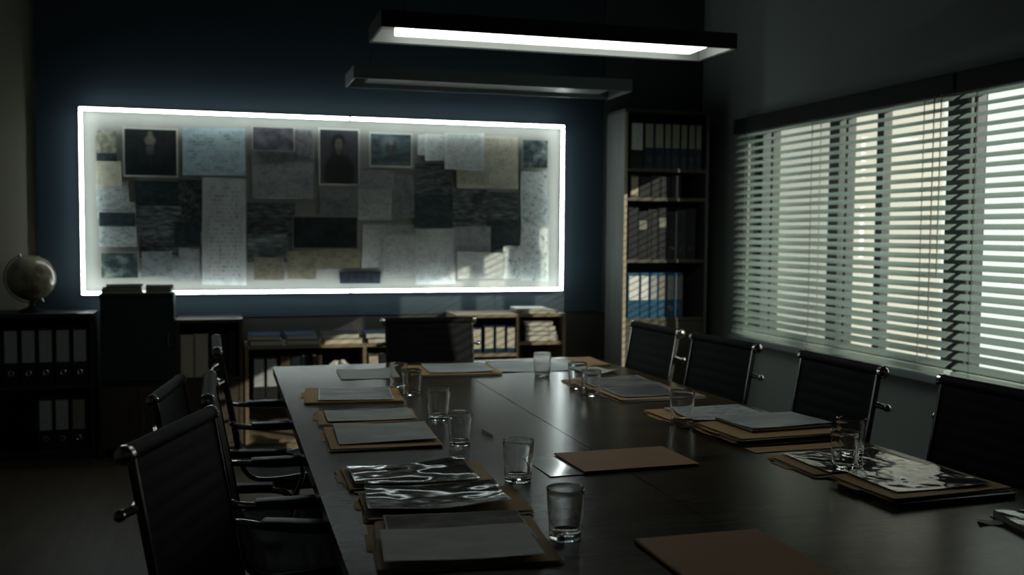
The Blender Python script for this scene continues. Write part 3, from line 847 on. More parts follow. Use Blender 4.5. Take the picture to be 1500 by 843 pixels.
def make_chair(drop=0.0, spin=0.0):
    """swivel armchair facing +X: ribbed black sling between polished rails, on a five star base"""
    t = empty('office_chair')
    dz = -drop
    seat = [(x, z + dz) for x, z in [(.262, .395), (.268, .425), (.235, .442), (.10, .434), (-.08, .418), (-.17, .424), (-.215, .462)]]
    back = [(x, z + dz) for x, z in [(-.215, .462), (-.232, .52), (-.250, .62), (-.272, .74), (-.292, .85), (-.305, .925)]]
    hw_ = .221
    sling(MB(), bez(seat), hw_, .016).build('seat', 'leather', t, True)
    bk = sling(MB(), bez(back), hw_, .016).build('backrest', 'leather', t, True)
    full = bez(seat[2:-1] + back)
    for s in (-1, 1):
        MB().sweep([(x, s * (hw_ + .0055), z) for x, z in full], [(-.0045, -.012), (.0045, -.012), (.0045, .006), (-.0045, .006)], side=(0, 1, 0)).build('side_rail', 'rail', t, True)
    # rolled top edge with round end caps
    tx, tz = back[-1]
    MB().cyl((tx - .004, -hw_ - .012, tz), (tx - .004, hw_ + .012, tz), .020, 18).build('top_roll', 'leather', t, True)
    for s in (-1, 1):
        MB().cyl((tx - .004, s * (hw_ + .010), tz), (tx - .004, s * (hw_ + .024), tz), .0215, 18).sphere((tx - .004, s * (hw_ + .024), tz), .0185, 14, (1, .45, 1)).build('end_cap', 'chrome', t, True)
    # stretcher behind the back with knobs
    sx, sz = -.312, .812 + dz
    m = MB().tube([(sx + .02, -hw_ - .02, sz), (sx - .012, -hw_ * .6, sz - .004), (sx - .018, 0, sz - .006), (sx - .012, hw_ * .6, sz - .004), (sx + .02, hw_ + .02, sz)], .010, 10, side=(1, 0, 0))
    m.build('back_stretcher', 'chrome', t, True)
    for s in (-1, 1):
        MB().cyl((sx + .022, s * (hw_ + .008), sz), (sx + .004, s * (hw_ + .040), sz - .006), .010, 12).sphere((sx + .002, s * (hw_ + .042), sz - .007), .0135, 12).build('rail_knob', 'chrome', t, True)
    # arms: a polished loop with a black pad
    for s in (-1, 1):
        y = s * (hw_ + .036)
        loop = bez([(-.262, .655), (-.235, .640), (-.10, .628), (.07, .628), (.125, .606), (.135, .55), (.105, .47), (.085, .432)], 4)
        a = MB().tube([(x, y if 3 < i < len(loop) - 3 else s * (hw_ + .024), z + dz) for i, (x, z) in enumerate(loop)], .0105, 10, side=(0, 1, 0)).build('armrest', 'chrome', t, True)
        MB().box(-.185, .075, y - .024, y + .024, .628 + dz, .652 + dz, 0.008).build('arm_pad', 'plastic', a, True)
    # under-seat carrier, column, base
    MB().box(-.10, .12, -hw_ - .005, hw_ + .005, .372 + dz, .402 + dz, 0.006).box(-.07, .07, -.06, .06, .345 + dz, .374 + dz, .006).build('seat_carrier', 'rail', t, True)
    MB().cyl((0, 0, .09), (0, 0, .24), .028, 18).cyl((0, 0, .24), (0, 0, .346 + dz), .016, 16).build('column', 'rail', t, True)
    hub = MB().cyl((0, 0, .065), (0, 0, .115), .040, 20).build('hub', 'rail', t, True)
    for k in range(5):
        a = spin + 2 * PI * k / 5
        c, s_ = math.cos(a), math.sin(a)
        L = MB()
        for (r0, z0, w0, h0), (r1, z1, w1, h1) in (((.03, .092, .022, .020), (.25, .072, .013, .011)),):
            vs = []
            for r, z, ww, hh in ((r0, z0, w0, h0), (r1, z1, w1, h1)):
                for (q, e) in ((-1, -1), (1, -1), (1, 1), (-1, 1)):
                    vs.append(L.bm.verts.new((c * r - s_ * ww * q, s_ * r + c * ww * q, z + hh * e)))
            for q in ((0, 1, 5, 4), (1, 2, 6, 5), (2, 3, 7, 6), (3, 0, 4, 7), (3, 2, 1, 0), (4, 5, 6, 7)):
                L.bm.faces.new([vs[i] for i in q])
        leg = L.build('leg', 'rail', t)
        px, py = c * .245, s_ * .245
        w_ = MB().cyl((px - s_ * .022, py + c * .022, .027), (px - s_ * .006, py + c * .006, .027), .027, 14).cyl((px + s_ * .006, py - c * .006, .027), (px + s_ * .022, py - c * .022, .027), .027, 14).cyl((px, py, .028), (px, py, .064), .008, 8)
        w_.build('caster', 'plastic', leg, True)
    return t

GR = 'black ribbed swivel chairs around the table'
def chair(src, x, y, deg, label):
    c = src
    c.location = (x, y, 0)
    c.rotation_euler = (0, 0, math.radians(deg))
    tag(c, label, 'chair', GR)
    return c
def chair_top(topx, topy, deg):
    a = math.radians(deg)
    return topx + .309 * math.cos(a), topy + .309 * math.sin(a)
proto = make_chair(0.0, 0.35)
SEATS = [
    (-.121, 2.40, -20, 'black swivel chair at the left table side nearest the camera, turned a little'),
    (-.050, 3.05, 0, 'second black swivel chair from the camera on the left table side, seen edge on'),
    (-.037, 4.18, 1, 'black swivel chair farthest back on the left table side'),
    (2.010, 4.465, 184, 'black swivel chair at the far right, beside the tall bookcase, farthest of the window side'),
    (2.056, 3.861, 186, 'second black swivel chair from the bookcase on the window side'),
    (2.135, 3.13, 181, 'black swivel chair on the window side behind the folder pile with blue grey cover sheet'),
    (2.215, 2.44, 183, 'black swivel chair nearest the camera on the window side, cut by the picture edge'),
    (1.014, 5.10, 270, 'black swivel chair at the far head of the table below the display case'),
]
for i, (tx, ty, dg, lab) in enumerate(SEATS):
    c = proto if i == 0 else dup(proto)
    x, y = chair_top(tx, ty, dg)
    chair(c, x, y, dg, lab)
low = make_chair(0.09, 0.1)
x, y = chair_top(-.20, 3.64, -8)
chair(low, x, y, -8, 'low black swivel chair pulled back between two others on the left table side')

# ------------------------------------------------------------------ tumblers
def tumbler_mesh():
    H, r0, r1, t = .108, .0345, .0415, .0022
    prof = [(0, 0), (r0 - .003, 0), (r0, .003)]
    for k in range(1, 9):
        f = k / 8
        prof.append((r0 + (r1 - r0) * f, .003 + (H - .004) * f))
    prof += [(r1 - .0006, H), (r1 - t, H - .0006)]
    for k in range(8, -1, -1):
        f = k / 8
        prof.append((r0 + (r1 - r0) * f - t, .016 + (H - .018) * f))
    prof += [(r0 - .008, .0125), (0, .0115)]
    return MB().lathe(prof, 40)
g0 = tumbler_mesh().build('tumbler', 'glass', None, True)
GLASSES = [
    (.686, 4.10, 0.95, 'clear tumbler standing behind its twin near the far left folder, the farther one'),
    (.706, 3.90, 0.95, 'clear tumbler in front of its twin near the far left folder, the nearer one'),
    (.704, 3.37, 1.0, 'clear tumbler standing alone beyond the three nearest on the left half of the table'),
    (.684, 2.95, 0.92, 'slim clear tumbler right of the pale sheet on the middle left folders'),
    (.731, 2.48, 1.0, 'clear tumbler left of the brown folder in the table centre'),
    (.691, 1.985, 1.0, 'clear tumbler nearest the camera, beside the stacked left folders'),
    (1.368, 4.27, 1.0, 'clear tumbler on the far end of the table in front of the large pale sheet'),
    (1.395, 3.715, 0.96, 'clear tumbler in front of its twin at the far right folder with photos'),
    (1.405, 3.90, 1.0, 'clear tumbler half hidden behind its twin at the far right folder with photos'),
    (1.491, 3.09, 1.06, 'clear tumbler by the folder with the blotted sheet on the window side'),
    (1.613, 2.335, 0.95, 'clear tumbler standing before its twin near the dark glossy print on the window side'),
    (1.725, 2.47, 1.0, 'clear tumbler standing behind its twin near the dark glossy print on the window side'),
]
# ------------------------------------------------------------------ folders, sheets and prints on the table
GF = 'card folders on the table'
def folder(cxy, wd, dp, deg, label, z=TZ, mat='manila', th=.0035, tab=True, seed=0, inner=1):
    f = empty('file_folder', (cxy[0], cxy[1], z + .0004), math.radians(deg))
    tag(f, label, 'folder', GF)
    rnd = random.Random(seed)
    sheet_mesh(MB(), wd, dp, .0009, .0006, seed + 1, 10, 8, 0.001, .006).build('back_cover', M[mat], f, True)
    for k in range(inner):
        o = sheet_mesh(MB(), wd * .93, dp * .93, .0007, .0004, seed + 20 + k, 8, 6, 0.0, .006).build('sheet', 'paper_dim', f, True)
        o.location = (rnd.uniform(-.012, .012), -.01 + rnd.uniform(-.008, .008), .0018 + .0012 * k)
        o.rotation_euler = (0, 0, rnd.uniform(-.03, .03))
    fc = sheet_mesh(MB(), wd * .985, dp * .985, .0009, .0008, seed + 3, 10, 8, .002, .006).build('front_cover', M[mat], f, True)
    fc.location = (.004, .003, .0032 + .0012 * inner)
    fc.rotation_euler = (0, 0, rnd.uniform(-.02, .02))
    if tab:
        MB().box(-wd / 2 - .012, -wd / 2 + .004, -dp * .05, dp * .30, .0002, .0012).build('tab', M[mat], f)
    f['top'] = z + .0062 + .0012 * inner
    return f
def sheet(cxy, wd, dp, deg, z, mat, name, cat, label, curl=.003, corner=.004, seed=0, group=None, th=.0008, slack=.003):
    o = sheet_mesh(MB(), wd, dp, th, curl, seed, 14, 10, corner, slack).build(name, M[mat], None, True)
    o.location = (cxy[0], cxy[1], z)
    o.rotation_euler = (0, 0, math.radians(deg))
    tag(o, label, cat, group)
    return o
GP = 'sheets and prints lying on the table folders'
# left side, from the far end to the camera
folder((.476, 3.93), .375, .345, -5, 'manila folder at the far left of the table under a marbled grey print', seed=1)
sheet((.485, 3.92), .285, .29, -5, TZ + .0085, 'tab_photo2', 'photo_print', 'photo', 'marbled grey print on the farthest left manila folder', seed=2, group=GP)
folder((.466, 3.45), .34, .25, -3, 'manila folder second from the far end on the left side, under a plain grey sheet', seed=3)
sheet((.478, 3.455), .30, .20, -2, TZ + .0085, 'tab_grey', 'paper_sheet', 'sheet of paper', 'plain grey sheet on the second left manila folder from the far end', seed=4, group=GP)
folder((.463, 3.10), .34, .35, -3, 'thick manila folder in the middle of the left side, left of the slim tumbler', seed=5, inner=3)
sheet((.477, 3.12), .30, .285, -2, TZ + .0112, 'tab_grey', 'paper_sheet', 'sheet of paper', 'plain grey sheet on the thick middle left folder, left of the slim tumbler', curl=.006, corner=.008, seed=6, group=GP)
folder((.478, 2.585), .385, .235, 1, 'brown folder under the first crinkled glossy sleeve, left of the tumbler by the centre folder', seed=7, mat='manila')
sheet((.470, 2.585), .32, .205, -1, TZ + .0085, 'sleeve', 'plastic_sleeve', 'photo sleeve', 'crinkled glossy print sleeve, farther of the two shiny ones on the left', curl=.010, corner=.010, seed=8, group=GP)
folder((.492, 2.30), .39, .235, -4, 'brown folder with a raised right corner under the nearer crinkled sleeve on the left', seed=9, inner=2)
sheet((.480, 2.325), .33, .205, -4, TZ + .0100, 'sleeve', 'plastic_sleeve', 'photo sleeve', 'crinkled glossy print sleeve, nearer of the two shiny ones on the left', curl=.012, corner=.010, seed=16, group=GP)
folder((.465, 1.995), .365, .32, -5, 'brown folder nearest the camera on the left, under a landscape print and a grey sheet', seed=11, inner=2)
sheet((.478, 2.075), .305, .215, -5, TZ + .0100, 'tab_photo', 'photo_print', 'photo', 'dark landscape print half covered by the nearest grey sheet on the left', seed=12, group=GP)
sheet((.452, 1.955), .315, .20, -6, TZ + .0150, 'tab_grey', 'paper_sheet', 'sheet of paper', 'large dull grey sheet nearest the camera on the left, covering half a landscape print', curl=.007, corner=.005, seed=13, group=GP)
# far end
sheet((.615, 4.515), .26, .30, -1, TZ + .0003, 'tab_grey', 'paper_sheet', 'sheet of paper', 'bluish sheet flat on the far left end of the table beside the far manila folder', seed=14, group=GP)
folder((1.01, 4.53), .41, .33, -3, 'manila folder at the far end of the table in front of the head chair', seed=15, inner=2)
sheet((1.04, 4.555), .30, .30, -2, TZ + .0100, 'tab_blue', 'paper_sheet', 'sheet of paper', 'pale sheet on the manila folder in front of the head chair', seed=16, group=GP)
sheet((1.44, 4.62), .42, .40, -4, TZ + .0003, 'tab_blue', 'paper_sheet', 'sheet of paper', 'large pale sheet at the far end of the table behind the single tumbler', seed=17, curl=.005, group=GP)
folder((1.735, 4.70), .15, .30, 2, 'narrow sunlit manila folder at the far right corner of the table', seed=18, tab=False, inner=0)
sheet((1.655, 4.36), .17, .15, 25, TZ + .0004, 'paper', 'paper_sheet', 'sheet of paper', 'small white folded sheet behind the twin tumblers on the far right', curl=.012, corner=.01, seed=19, group=GP)
# window side, from the far end to the camera
folder((1.598, 3.985), .375, .30, 4, 'manila folder at the far right under a dark grey print, behind the twin tumblers', seed=20, mat='manila_dark')
sheet((1.615, 3.99), .31, .235, 3, TZ + .0085, 'tab_photo2', 'photo_print', 'photo', 'dark grey print on the far right folder, farther of two lying end to end', seed=21, group=GP)
folder((1.632, 3.685), .375, .28, 2, 'manila folder right of the twin tumblers under the nearer of two grey prints', seed=22, mat='manila_dark', inner=2)
sheet((1.615, 3.71), .27, .235, 2, TZ + .0100, 'tab_photo2', 'photo_print', 'photo', 'grey print nearer of the two lying end to end on the far right folders', seed=33, group=GP)
folder((1.648, 3.19), .385, .31, 4, 'worn manila folder behind the tumbler on the window side, under a blotted sheet', seed=24, inner=2)
sheet((1.680, 3.195), .305, .25, 0, TZ + .0100, 'tab_sheet2', 'paper_sheet', 'sheet of paper', 'pale sheet with blue grey blots beside the tumbler on the window side', seed=25, group=GP, curl=.005)
zz = TZ
for k, (dx, dy, dg) in enumerate(((0, 0, 4), (-.006, .008, 2), (.008, .004, 5))):
    folder((1.685 + dx, 2.862 + dy, ), .385, .285, dg, ('manila folder at the bottom of the pile on the window side', 'manila folder in the middle of the pile on the window side', 'manila folder on top of the pile on the window side, under a dark pad')[k], z=zz, seed=26 + k, inner=1, mat=('manila', 'manila_dark', 'manila')[k])
    zz += .0078
pad = empty('writing_pad', (1.735, 2.915, zz + .0005), math.radians(4))
tag(pad, 'dark backed pad of paper on top of the folder pile on the window side', 'pad')
MB().box(-.152, .152, -.112, .112, 0, .002).build('backing_card', 'black_card', pad)
MB().box(-.150, .150, -.110, .110, .002, .0075).build('page_block', 'pages', pad)
sheet((1.738, 2.920), .305, .225, 4, zz + .0088, 'tab_blue', 'cover_sheet', 'sheet of paper', 'blue grey cover sheet on the folder pile on the window side', curl=.004, seed=30, group=GP)
sheet((1.655, 2.655), .30, .065, 2, TZ + .0004, 'manila', 'envelope', 'envelope', 'flat buff envelope strip on the bare table in front of the folder pile', curl=.001, corner=.001, seed=31)
folder((1.690, 2.430), .380, .245, 1, 'manila folder under the twin tumblers on the window side', seed=32, inner=2)
sheet((1.705, 2.432), .305, .235, 0, TZ + .0100, 'sleeve_flat', 'plastic_sleeve', 'photo sleeve', 'dark glossy print sleeve behind the front tumbler of the pair on the window side', seed=33, group=GP, curl=.003, corner=.003)
bk_ = empty('notebook', (1.700, 2.118, TZ + .0004), math.radians(2))
tag(bk_, 'thick black notebook lying under the nearest folder on the window side', 'notebook')
MB().box(-.178, .178, -.118, .118, 0, .002, .0006).build('back_cover', 'black_card', bk_)
MB().box(-.174, .174, -.115, .115, .002, .011).build('page_block', 'black_card', bk_)
MB().box(-.178, .178, -.118, .118, .011, .013, .0006).build('front_cover', 'black_card', bk_)
folder((1.696, 2.142), .365, .25, 2, 'manila folder on the black notebook, nearest the camera on the window side', z=TZ + .0140, seed=34, inner=1)
sheet((1.708, 2.162), .285, .215, 1, TZ + .0225, 'sleeve_flat', 'plastic_sleeve', 'photo sleeve', 'shiny print sleeve with bright glare on the folder nearest the camera, window side', seed=35, group=GP, curl=.004, corner=.003)
pf = empty('ring_folder', (1.80, 1.755, TZ + .0004), math.radians(-12))
tag(pf, 'black folder with pale pages at the right picture edge, nearest the camera', 'folder')
MB().box(-.13, .16, -.11, .11, 0, .002, .0006).build('back_cover', 'black_card', pf)
MB().box(-.125, .155, -.105, .105, .002, .012).build('page_block', 'pages', pf)
sheet_mesh(MB(), .285, .215, .0015, .004, 44, 12, 8, .006, .002).build('front_cover', M['sleeve_flat'], pf, True).location = (.015, 0, .0125)
sheet((1.655, 1.842), .05, .035, -25, TZ + .0004, 'paper', 'paper_slip', 'slip of paper', 'small white paper slip left of the black folder at the right picture edge', seed=36, curl=.004)
# centre
sheet((.965, 2.612), .29, .225, 2, TZ + .0004, 'clear', 'plastic_sleeve', 'photo sleeve', 'pale clear sleeve sticking out left under the brown folder in the table centre', seed=37, group=GP, curl=.002, corner=.001)
def card_folder(x, y, wd, dp, deg, z, label, th):
    f = empty('card_folder', (x, y, z), math.radians(deg))
    tag(f, label, 'folder')
    MB().box(-wd / 2, wd / 2, -dp / 2, dp / 2, 0, .0012).build('back_cover', 'kraft', f)
    MB().box(-wd / 2 + .004, wd / 2 - .006, -dp / 2 + .004, dp / 2 - .004, .0012, th - .0012).build('page_block', 'pages', f)
    MB().box(-wd / 2, wd / 2, -dp / 2, dp / 2, th - .0012, th, 0).build('front_cover', 'kraft', f)
    MB().cyl((-wd / 2, -dp / 2, th / 2), (-wd / 2, dp / 2, th / 2), th / 2, 10).build('spine', 'kraft', f)
    return f
card_folder(1.092, 2.622, .345, .235, 2, TZ + .0042, 'flat brown card folder lying alone in the centre of the table', .004)
card_folder(.965, 1.745, .285, .335, 0, TZ + .0004, 'thick brown card folder at the bottom of the picture, nearest the camera', .009)
pn = empty('pencil', (.806, 3.085, TZ + .0045), math.radians(-82))
tag(pn, 'dark pencil lying left of the table seam, behind the tumbler by the centre folder', 'pencil')
MB().cyl((-.045, 0, 0), (.035, 0, 0), .0035, 6).build('shaft', 'black_card', pn)
MB().cyl((.035, 0, 0), (.050, 0, 0), .0035, 6, .0006).build('tip', 'black_card', pn)

# tumblers go last: some stand on the folders
ZG = {9: TZ + .0005, 10: TZ + .0165, 11: TZ + .0165}
ZG = {10: TZ + .0150, 11: TZ + .0150}
for i, (x, y, s, lab) in enumerate(GLASSES):
    o = g0 if i == 0 else g0.copy()
    if i:
        COL.objects.link(o)
    o.location = (x, y, ZG.get(i, TZ + .0005))
    o.scale = (s, s, s)
    tag(o, lab, 'glass', 'drinking glasses on the table')

# ------------------------------------------------------------------ shelving along the back wall
def unit(name, label, cat, x0, x1, y0, y1, z1, shelves, mat, side_mat=None, t=.022, back='shelf_back', dividers=(), plinth=.05, z0=0.0, group=None, top=True):
    u = empty(name, ((x0 + x1) / 2, (y0 + y1) / 2, z0))
    tag(u, label, cat, group)
    hx, hy, h = (x1 - x0) / 2, (y1 - y0) / 2, z1 - z0
    sm = side_mat or mat
    for s in (-1, 1):
        MB().box(s * hx - (t if s > 0 else 0), s * hx + (0 if s > 0 else t), -hy, hy, 0, h - t).build('side_panel', sm, u)
    MB().box(-hx, hx, -hy, hy, h - t, h, .002).build('top_panel', mat, u)
    MB().box(-hx + t, hx - t, hy - .008, hy, plinth, h - t).build('back_panel', back, u)
    if plinth:
        MB().box(-hx + t, hx - t, -hy + .02, -hy + .036, 0, plinth).build('plinth', mat, u)
    for (sz, a, b) in shelves:
        aa = -hx + t if a is None else a - (x0 + x1) / 2
        bb = hx - t if b is None else b - (x0 + x1) / 2
        MB().box(aa, bb, -hy + .004, hy - .008, sz - t - z0, sz - z0).build('shelf', mat, u)
    for (dx, a, b) in dividers:
        MB().box(dx - t / 2 - (x0 + x1) / 2, dx + t / 2 - (x0 + x1) / 2, -hy + .002, hy - .008, a - z0, b - z0).build('divider', sm, u)
    return u
def binder(x0, x1, z, h, yf, label, cover, spine, lab=(.45, .95), ring=True, group=None, d=.27, name='ring_binder', cat='binder', ringz=.22):
    b = empty(name, ((x0 + x1) / 2, yf, z + .001))
    tag(b, label, cat, group)
    w2 = (x1 - x0) / 2 - .001
    m = MB()
    m.box(-w2, -w2 + .003, 0, d, 0, h)
    m.box(w2 - .003, w2, 0, d, 0, h)
    m.box(-w2 + .003, w2 - .003, 0, .003, 0, h)
    m.build('cover', cover, b)
    MB().box(-w2 + .004, w2 - .004, .02, d - .005, .004, h - .012).build('page_block', 'pages', b)
    if lab:
        o = MB().box(-w2 * .82, w2 * .82, -.0008, 0, 0, h * (lab[1] - lab[0]))
        # label drawn upright: build in its own plane so the print runs across it
        o.bm.free()
        L = sheet_mesh(MB(), w2 * 1.64, h * (lab[1] - lab[0]), .0006, 0, 1, 2, 2).build('spine_label', spine, b)
        L.rotation_euler = (PI / 2, 0, 0)
        L.location = (0, -.0004, h * (lab[0] + lab[1]) / 2)
    if ring:
        r = min(.014, w2 * .45)
        q = MB()
        pts = [(r * math.cos(2 * PI * k / 16), -.001, h * ringz + r * math.sin(2 * PI * k / 16)) for k in range(17)]
        q.tube(pts, .0022, 6, side=(0, 1, 0))
        q.build('finger_ring', 'ring', b, True)
    return b
YF = 6.45
# black bookcase on the far left with the globe
unit('bookcase', 'low black bookcase in the left corner carrying the globe', 'bookcase', -1.68, -.765, YF, 6.78, .885, ((.455, None, None), (.059, None, None)), 'black_wood', plinth=.06, back='black_wood')
ords = ('far left black binder, cut by the picture edge, upper shelf of the globe bookcase', 'second binder from the picture edge on the upper shelf of the globe bookcase', 'third binder from the picture edge on the upper shelf of the globe bookcase', 'fourth binder from the picture edge on the upper shelf of the globe bookcase', 'fifth binder from the picture edge on the upper shelf of the globe bookcase', 'rightmost binder on the upper shelf of the globe bookcase')
for k in range(6):
    x = -1.361 + .0945 * k
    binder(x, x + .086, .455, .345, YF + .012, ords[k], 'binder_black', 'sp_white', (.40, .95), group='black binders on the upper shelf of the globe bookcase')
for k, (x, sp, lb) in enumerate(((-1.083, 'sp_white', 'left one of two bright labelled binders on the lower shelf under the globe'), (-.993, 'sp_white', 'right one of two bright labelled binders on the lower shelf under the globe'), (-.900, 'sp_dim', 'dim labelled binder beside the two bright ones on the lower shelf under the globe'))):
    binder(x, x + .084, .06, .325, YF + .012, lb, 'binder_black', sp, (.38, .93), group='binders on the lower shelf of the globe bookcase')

# globe
gx, gy, gz = -1.128, 6.60, 1.092
gl = empty('globe', (gx, gy, .8852))
tag(gl, 'old brown desk globe on the black bookcase', 'globe')
ctr = gz - .8852
MB().lathe([(0, 0), (.078, 0), (.080, .006), (.070, .014), (.03, .026), (.016, .038), (.013, .060), (.015, .066), (0, .066)], 28).build('base', 'binder_black', gl, True)
sp = MB().sphere((0, 0, 0), .138, 40).build('sphere', 'globe', gl, True)
sp.location = (0, 0, ctr)
sp.rotation_euler = (0.2, math.radians(-23), 0.6)
arc = []
for k in range(25):
    a = math.radians(113 + 180 * k / 24)
    arc.append((.150 * math.cos(a), 0, ctr + .150 * math.sin(a)))
mer = MB().sweep(arc, [(-.007, -.003), (.007, -.003), (.007, .003), (-.007, .003)], side=(0, 1, 0)).build('meridian_arc', 'rail', gl, True)
MB().cyl((arc[0][0] * .9, 0, ctr + (arc[0][2] - ctr) * .9), (arc[0][0] * 1.06, 0, ctr + (arc[0][2] - ctr) * 1.06), .006, 10).cyl((arc[-1][0] * .9, 0, ctr + (arc[-1][2] - ctr) * .9), (arc[-1][0] * 1.06, 0, ctr + (arc[-1][2] - ctr) * 1.06), .006, 10).build('pivot', 'chrome', gl, True)

# dark cabinet below the left end of the display case
cb = empty('cabinet', (-.517, 6.60, 0))
tag(cb, 'dark tall cabinet under the left end of the display case', 'cabinet')
hx = .212
m = MB()
m.box(-hx, -hx + .02, -.15, .05, 0, .98)
m.box(hx - .02, hx, -.15, .05, 0, .98)
m.box(-hx + .02, hx - .02, .04, .05, .05, .98)
m.box(-hx + .02, hx - .02, -.148, .04, .44, .462)
m.box(-hx + .02, hx - .02, -.148, .04, .03, .05)
m.build('carcass', 'cab_dark', cb)
MB().box(-hx - .003, hx + .003, -.172, .05, .98, 1.0, .002).build('top_panel', 'cab_dark', cb)
d = MB().box(-hx + .002, hx - .002, -.168, -.151, .468, .976, .002).build('door', 'cab_dark', cb)
MB().cyl((hx - .035, -.185, .68), (hx - .035, -.185, .76), .005, 10).build('handle', 'rail', d, True)
for s in (-1, 1):
    dd = MB().box(min(s * .002, s * (hx - .002)), max(s * .002, s * (hx - .002)), -.168, -.151, .052, .436, .002).build('door', 'cab_brown', cb)
    MB().cyl((s * .03, -.185, .22), (s * .03, -.185, .28), .005, 10).build('handle', 'rail', dd, True)
def book(x0, x1, y0, y1, z0, z1, label, cover='book_dark', rz=0, group=None, pages='pages', name='book'):
    b = empty(name, ((x0 + x1) / 2, (y0 + y1) / 2, z0 + .0003), rz)
    tag(b, label, 'book', group)
    a, c, h = (x1 - x0) / 2, (y1 - y0) / 2, z1 - z0 - .0006
    m = MB()
    m.box(-a, a, -c, c, 0, .0025)
    m.box(-a, a, -c, c, h - .0025, h)
    m.box(-a, -a + .003, -c, c, .0025, h - .0025)
    m.build('cover', cover, b)
    MB().box(-a + .003, a - .005, -c + .005, c - .005, .0025, h - .0025).build('page_block', pages, b)
    return b
GB = 'flat dark books on the tall dark cabinet'
book(-.725, -.495, 6.46, 6.62, 1.0, 1.018, 'bottom book of the left flat stack on the dark cabinet', rz=.05, group=GB)
book(-.715, -.500, 6.46, 6.61, 1.018, 1.036, 'middle book of the left flat stack on the dark cabinet', rz=-.04, group=GB)
book(-.700, -.490, 6.46, 6.61, 1.036, 1.052, 'top book of the left flat stack on the dark cabinet', rz=.10, group=GB)
book(-.470, -.320, 6.46, 6.62, 1.0, 1.017, 'bottom book of the right flat stack on the dark cabinet', rz=.0, group=GB)
book(-.466, -.316, 6.46, 6.61, 1.017, 1.032, 'middle book of the right flat stack on the dark cabinet', rz=-.05, group=GB)
book(-.472, -.312, 6.46, 6.61, 1.032, 1.046, 'top book of the right flat stack on the dark cabinet', rz=.05, group=GB)

# narrow shelf unit with two pale files
su = unit('shelf_unit', 'narrow brown shelf unit between the dark cabinet and the long low shelf', 'shelf unit', -.300, .100, YF, 6.78, .835, ((.475, None, None),), 'cab_brown', plinth=.05)
def fit_part(o, parent):
    o.parent = parent
    o.location = Vector(o.location) - Vector(parent.location)
    return o
fit_part(MB().box(-.276, .076, YF + .006, YF + .022, .056, .448, .002).build('door', 'cab_brown'), su)
binder(-.272, -.194, .475, .265, YF + .012, 'left one of the two pale files catching warm sun in the narrow shelf unit', 'binder_white', 'sp_cream', (.05, .95), False, 'pale files in the narrow shelf unit', name='box_file', cat='file')
binder(-.190, -.108, .475, .268, YF + .012, 'right one of the two pale files catching warm sun in the narrow shelf unit', 'binder_white', 'sp_cream', (.05, .95), False, 'pale files in the narrow shelf unit', name='box_file', cat='file')
for k in range(3):
    binder(-.100 + .054 * k, -.050 + .054 * k, .475, .24 + .02 * k, YF + .03, ('dark binder directly right of the two pale files', 'dark binder in the middle of the three beside the pale files', 'dark binder at the right end of the narrow shelf unit')[k], 'binder_grey', 'sp_dim', None, False, 'dark binders in the narrow shelf unit')

# long low shelf behind the table head, lower left half and higher right half
unit('low_shelf', 'long low wooden shelf behind the table carrying flat stacks of documents', 'shelf unit', .112, 1.46, YF, 6.78, .662, ((.30, None, None), (.06, None, None)), 'oak', 'oak_v', dividers=((.862, .30, .64), (.862, .06, .278)), plinth=.035)
unit('low_shelf', 'higher wooden shelf unit right of the head chair with binders and a lit pile', 'shelf unit', 1.468, 2.232, YF, 6.78, .838, ((.648, 1.90, 2.21), (.575, 1.49, 1.89), (.30, None, None), (.06, None, None)), 'oak', 'oak_v', dividers=((1.895, .30, .816),), plinth=.035)
GS = 'flat document stacks on the long low shelf'
stacks = [(.140, .345, 'first flat pile from the left on the long low shelf'), (.372, .572, 'second flat pile from the left on the long low shelf'), (.600, .845, 'third flat pile from the left on the long low shelf'), (.880, 1.09, 'fourth flat pile from the left, half behind the head chair')]
for k, (a, b, lb) in enumerate(stacks):
    book(a, b, YF + .008, YF + .25, .662, .694, 'lower volume of the ' + lb, ('binder_brown', 'binder_blue', 'manila', 'binder_brown')[k], (0.02, -.03, .05, 0.02)[k], GS)
    book(a - .008, b - .012, YF + .010, YF + .24, .694, .728, 'upper volume of the ' + lb, ('binder_navy', 'binder_navy', 'binder_black', 'binder_navy')[k], (-.03, .03, -.04, -.02)[k], GS)
GV = 'upright binders inside the long low shelf'
up = [(.160, .235, 'binder_grey', 'sp_white', 'pale binder at the left end inside the long low shelf'), (.240, .312, 'binder_grey', 'sp_white', 'second pale binder inside the long low shelf'), (.330, .39, 'binder_brown', 'sp_dim', 'brown binder right of the two pale ones inside the long low shelf'), (.395, .455, 'binder_black', 'sp_dim', 'first black binder right of the brown one inside the long low shelf'), (.46, .52, 'binder_black', 'sp_dim', 'second black binder right of the brown one inside the long low shelf'), (.53, .59, 'binder_brown', 'sp_dim', 'brown binder beside the crumpled paper bag inside the long low shelf'), (.885, .955, 'binder_brown', 'sp_cream', 'tan labelled binder just right of the divider inside the long low shelf'), (.96, 1.03, 'binder_black', 'sp_dim', 'black binder right of the tan labelled one, behind the head chair')]
for k, (a, b, cv, spn, lb) in enumerate(up):
    binder(a, b, .30, .29, YF + .012, lb, cv, spn, (.35, .95) if spn != 'sp_dim' else None, spn == 'sp_dim', GV)
# crumpled pale bag
m = MB().sphere((0, 0, 0), .10, 20)
rnd = random.Random(4)
for v in m.bm.verts:
    s = 1 + rnd.uniform(-.16, .16)
    v.co = Vector((v.co.x * 1.1 * s, v.co.y * .8 * s, max(-.112, v.co.z * 1.25 * s)))
bag = m.build('paper_bag', 'paper', None)
bag.location = (.715, YF + .11, .30 + .1125)
tag(bag, 'crumpled pale paper bag inside the long low shelf near the divider', 'bag')
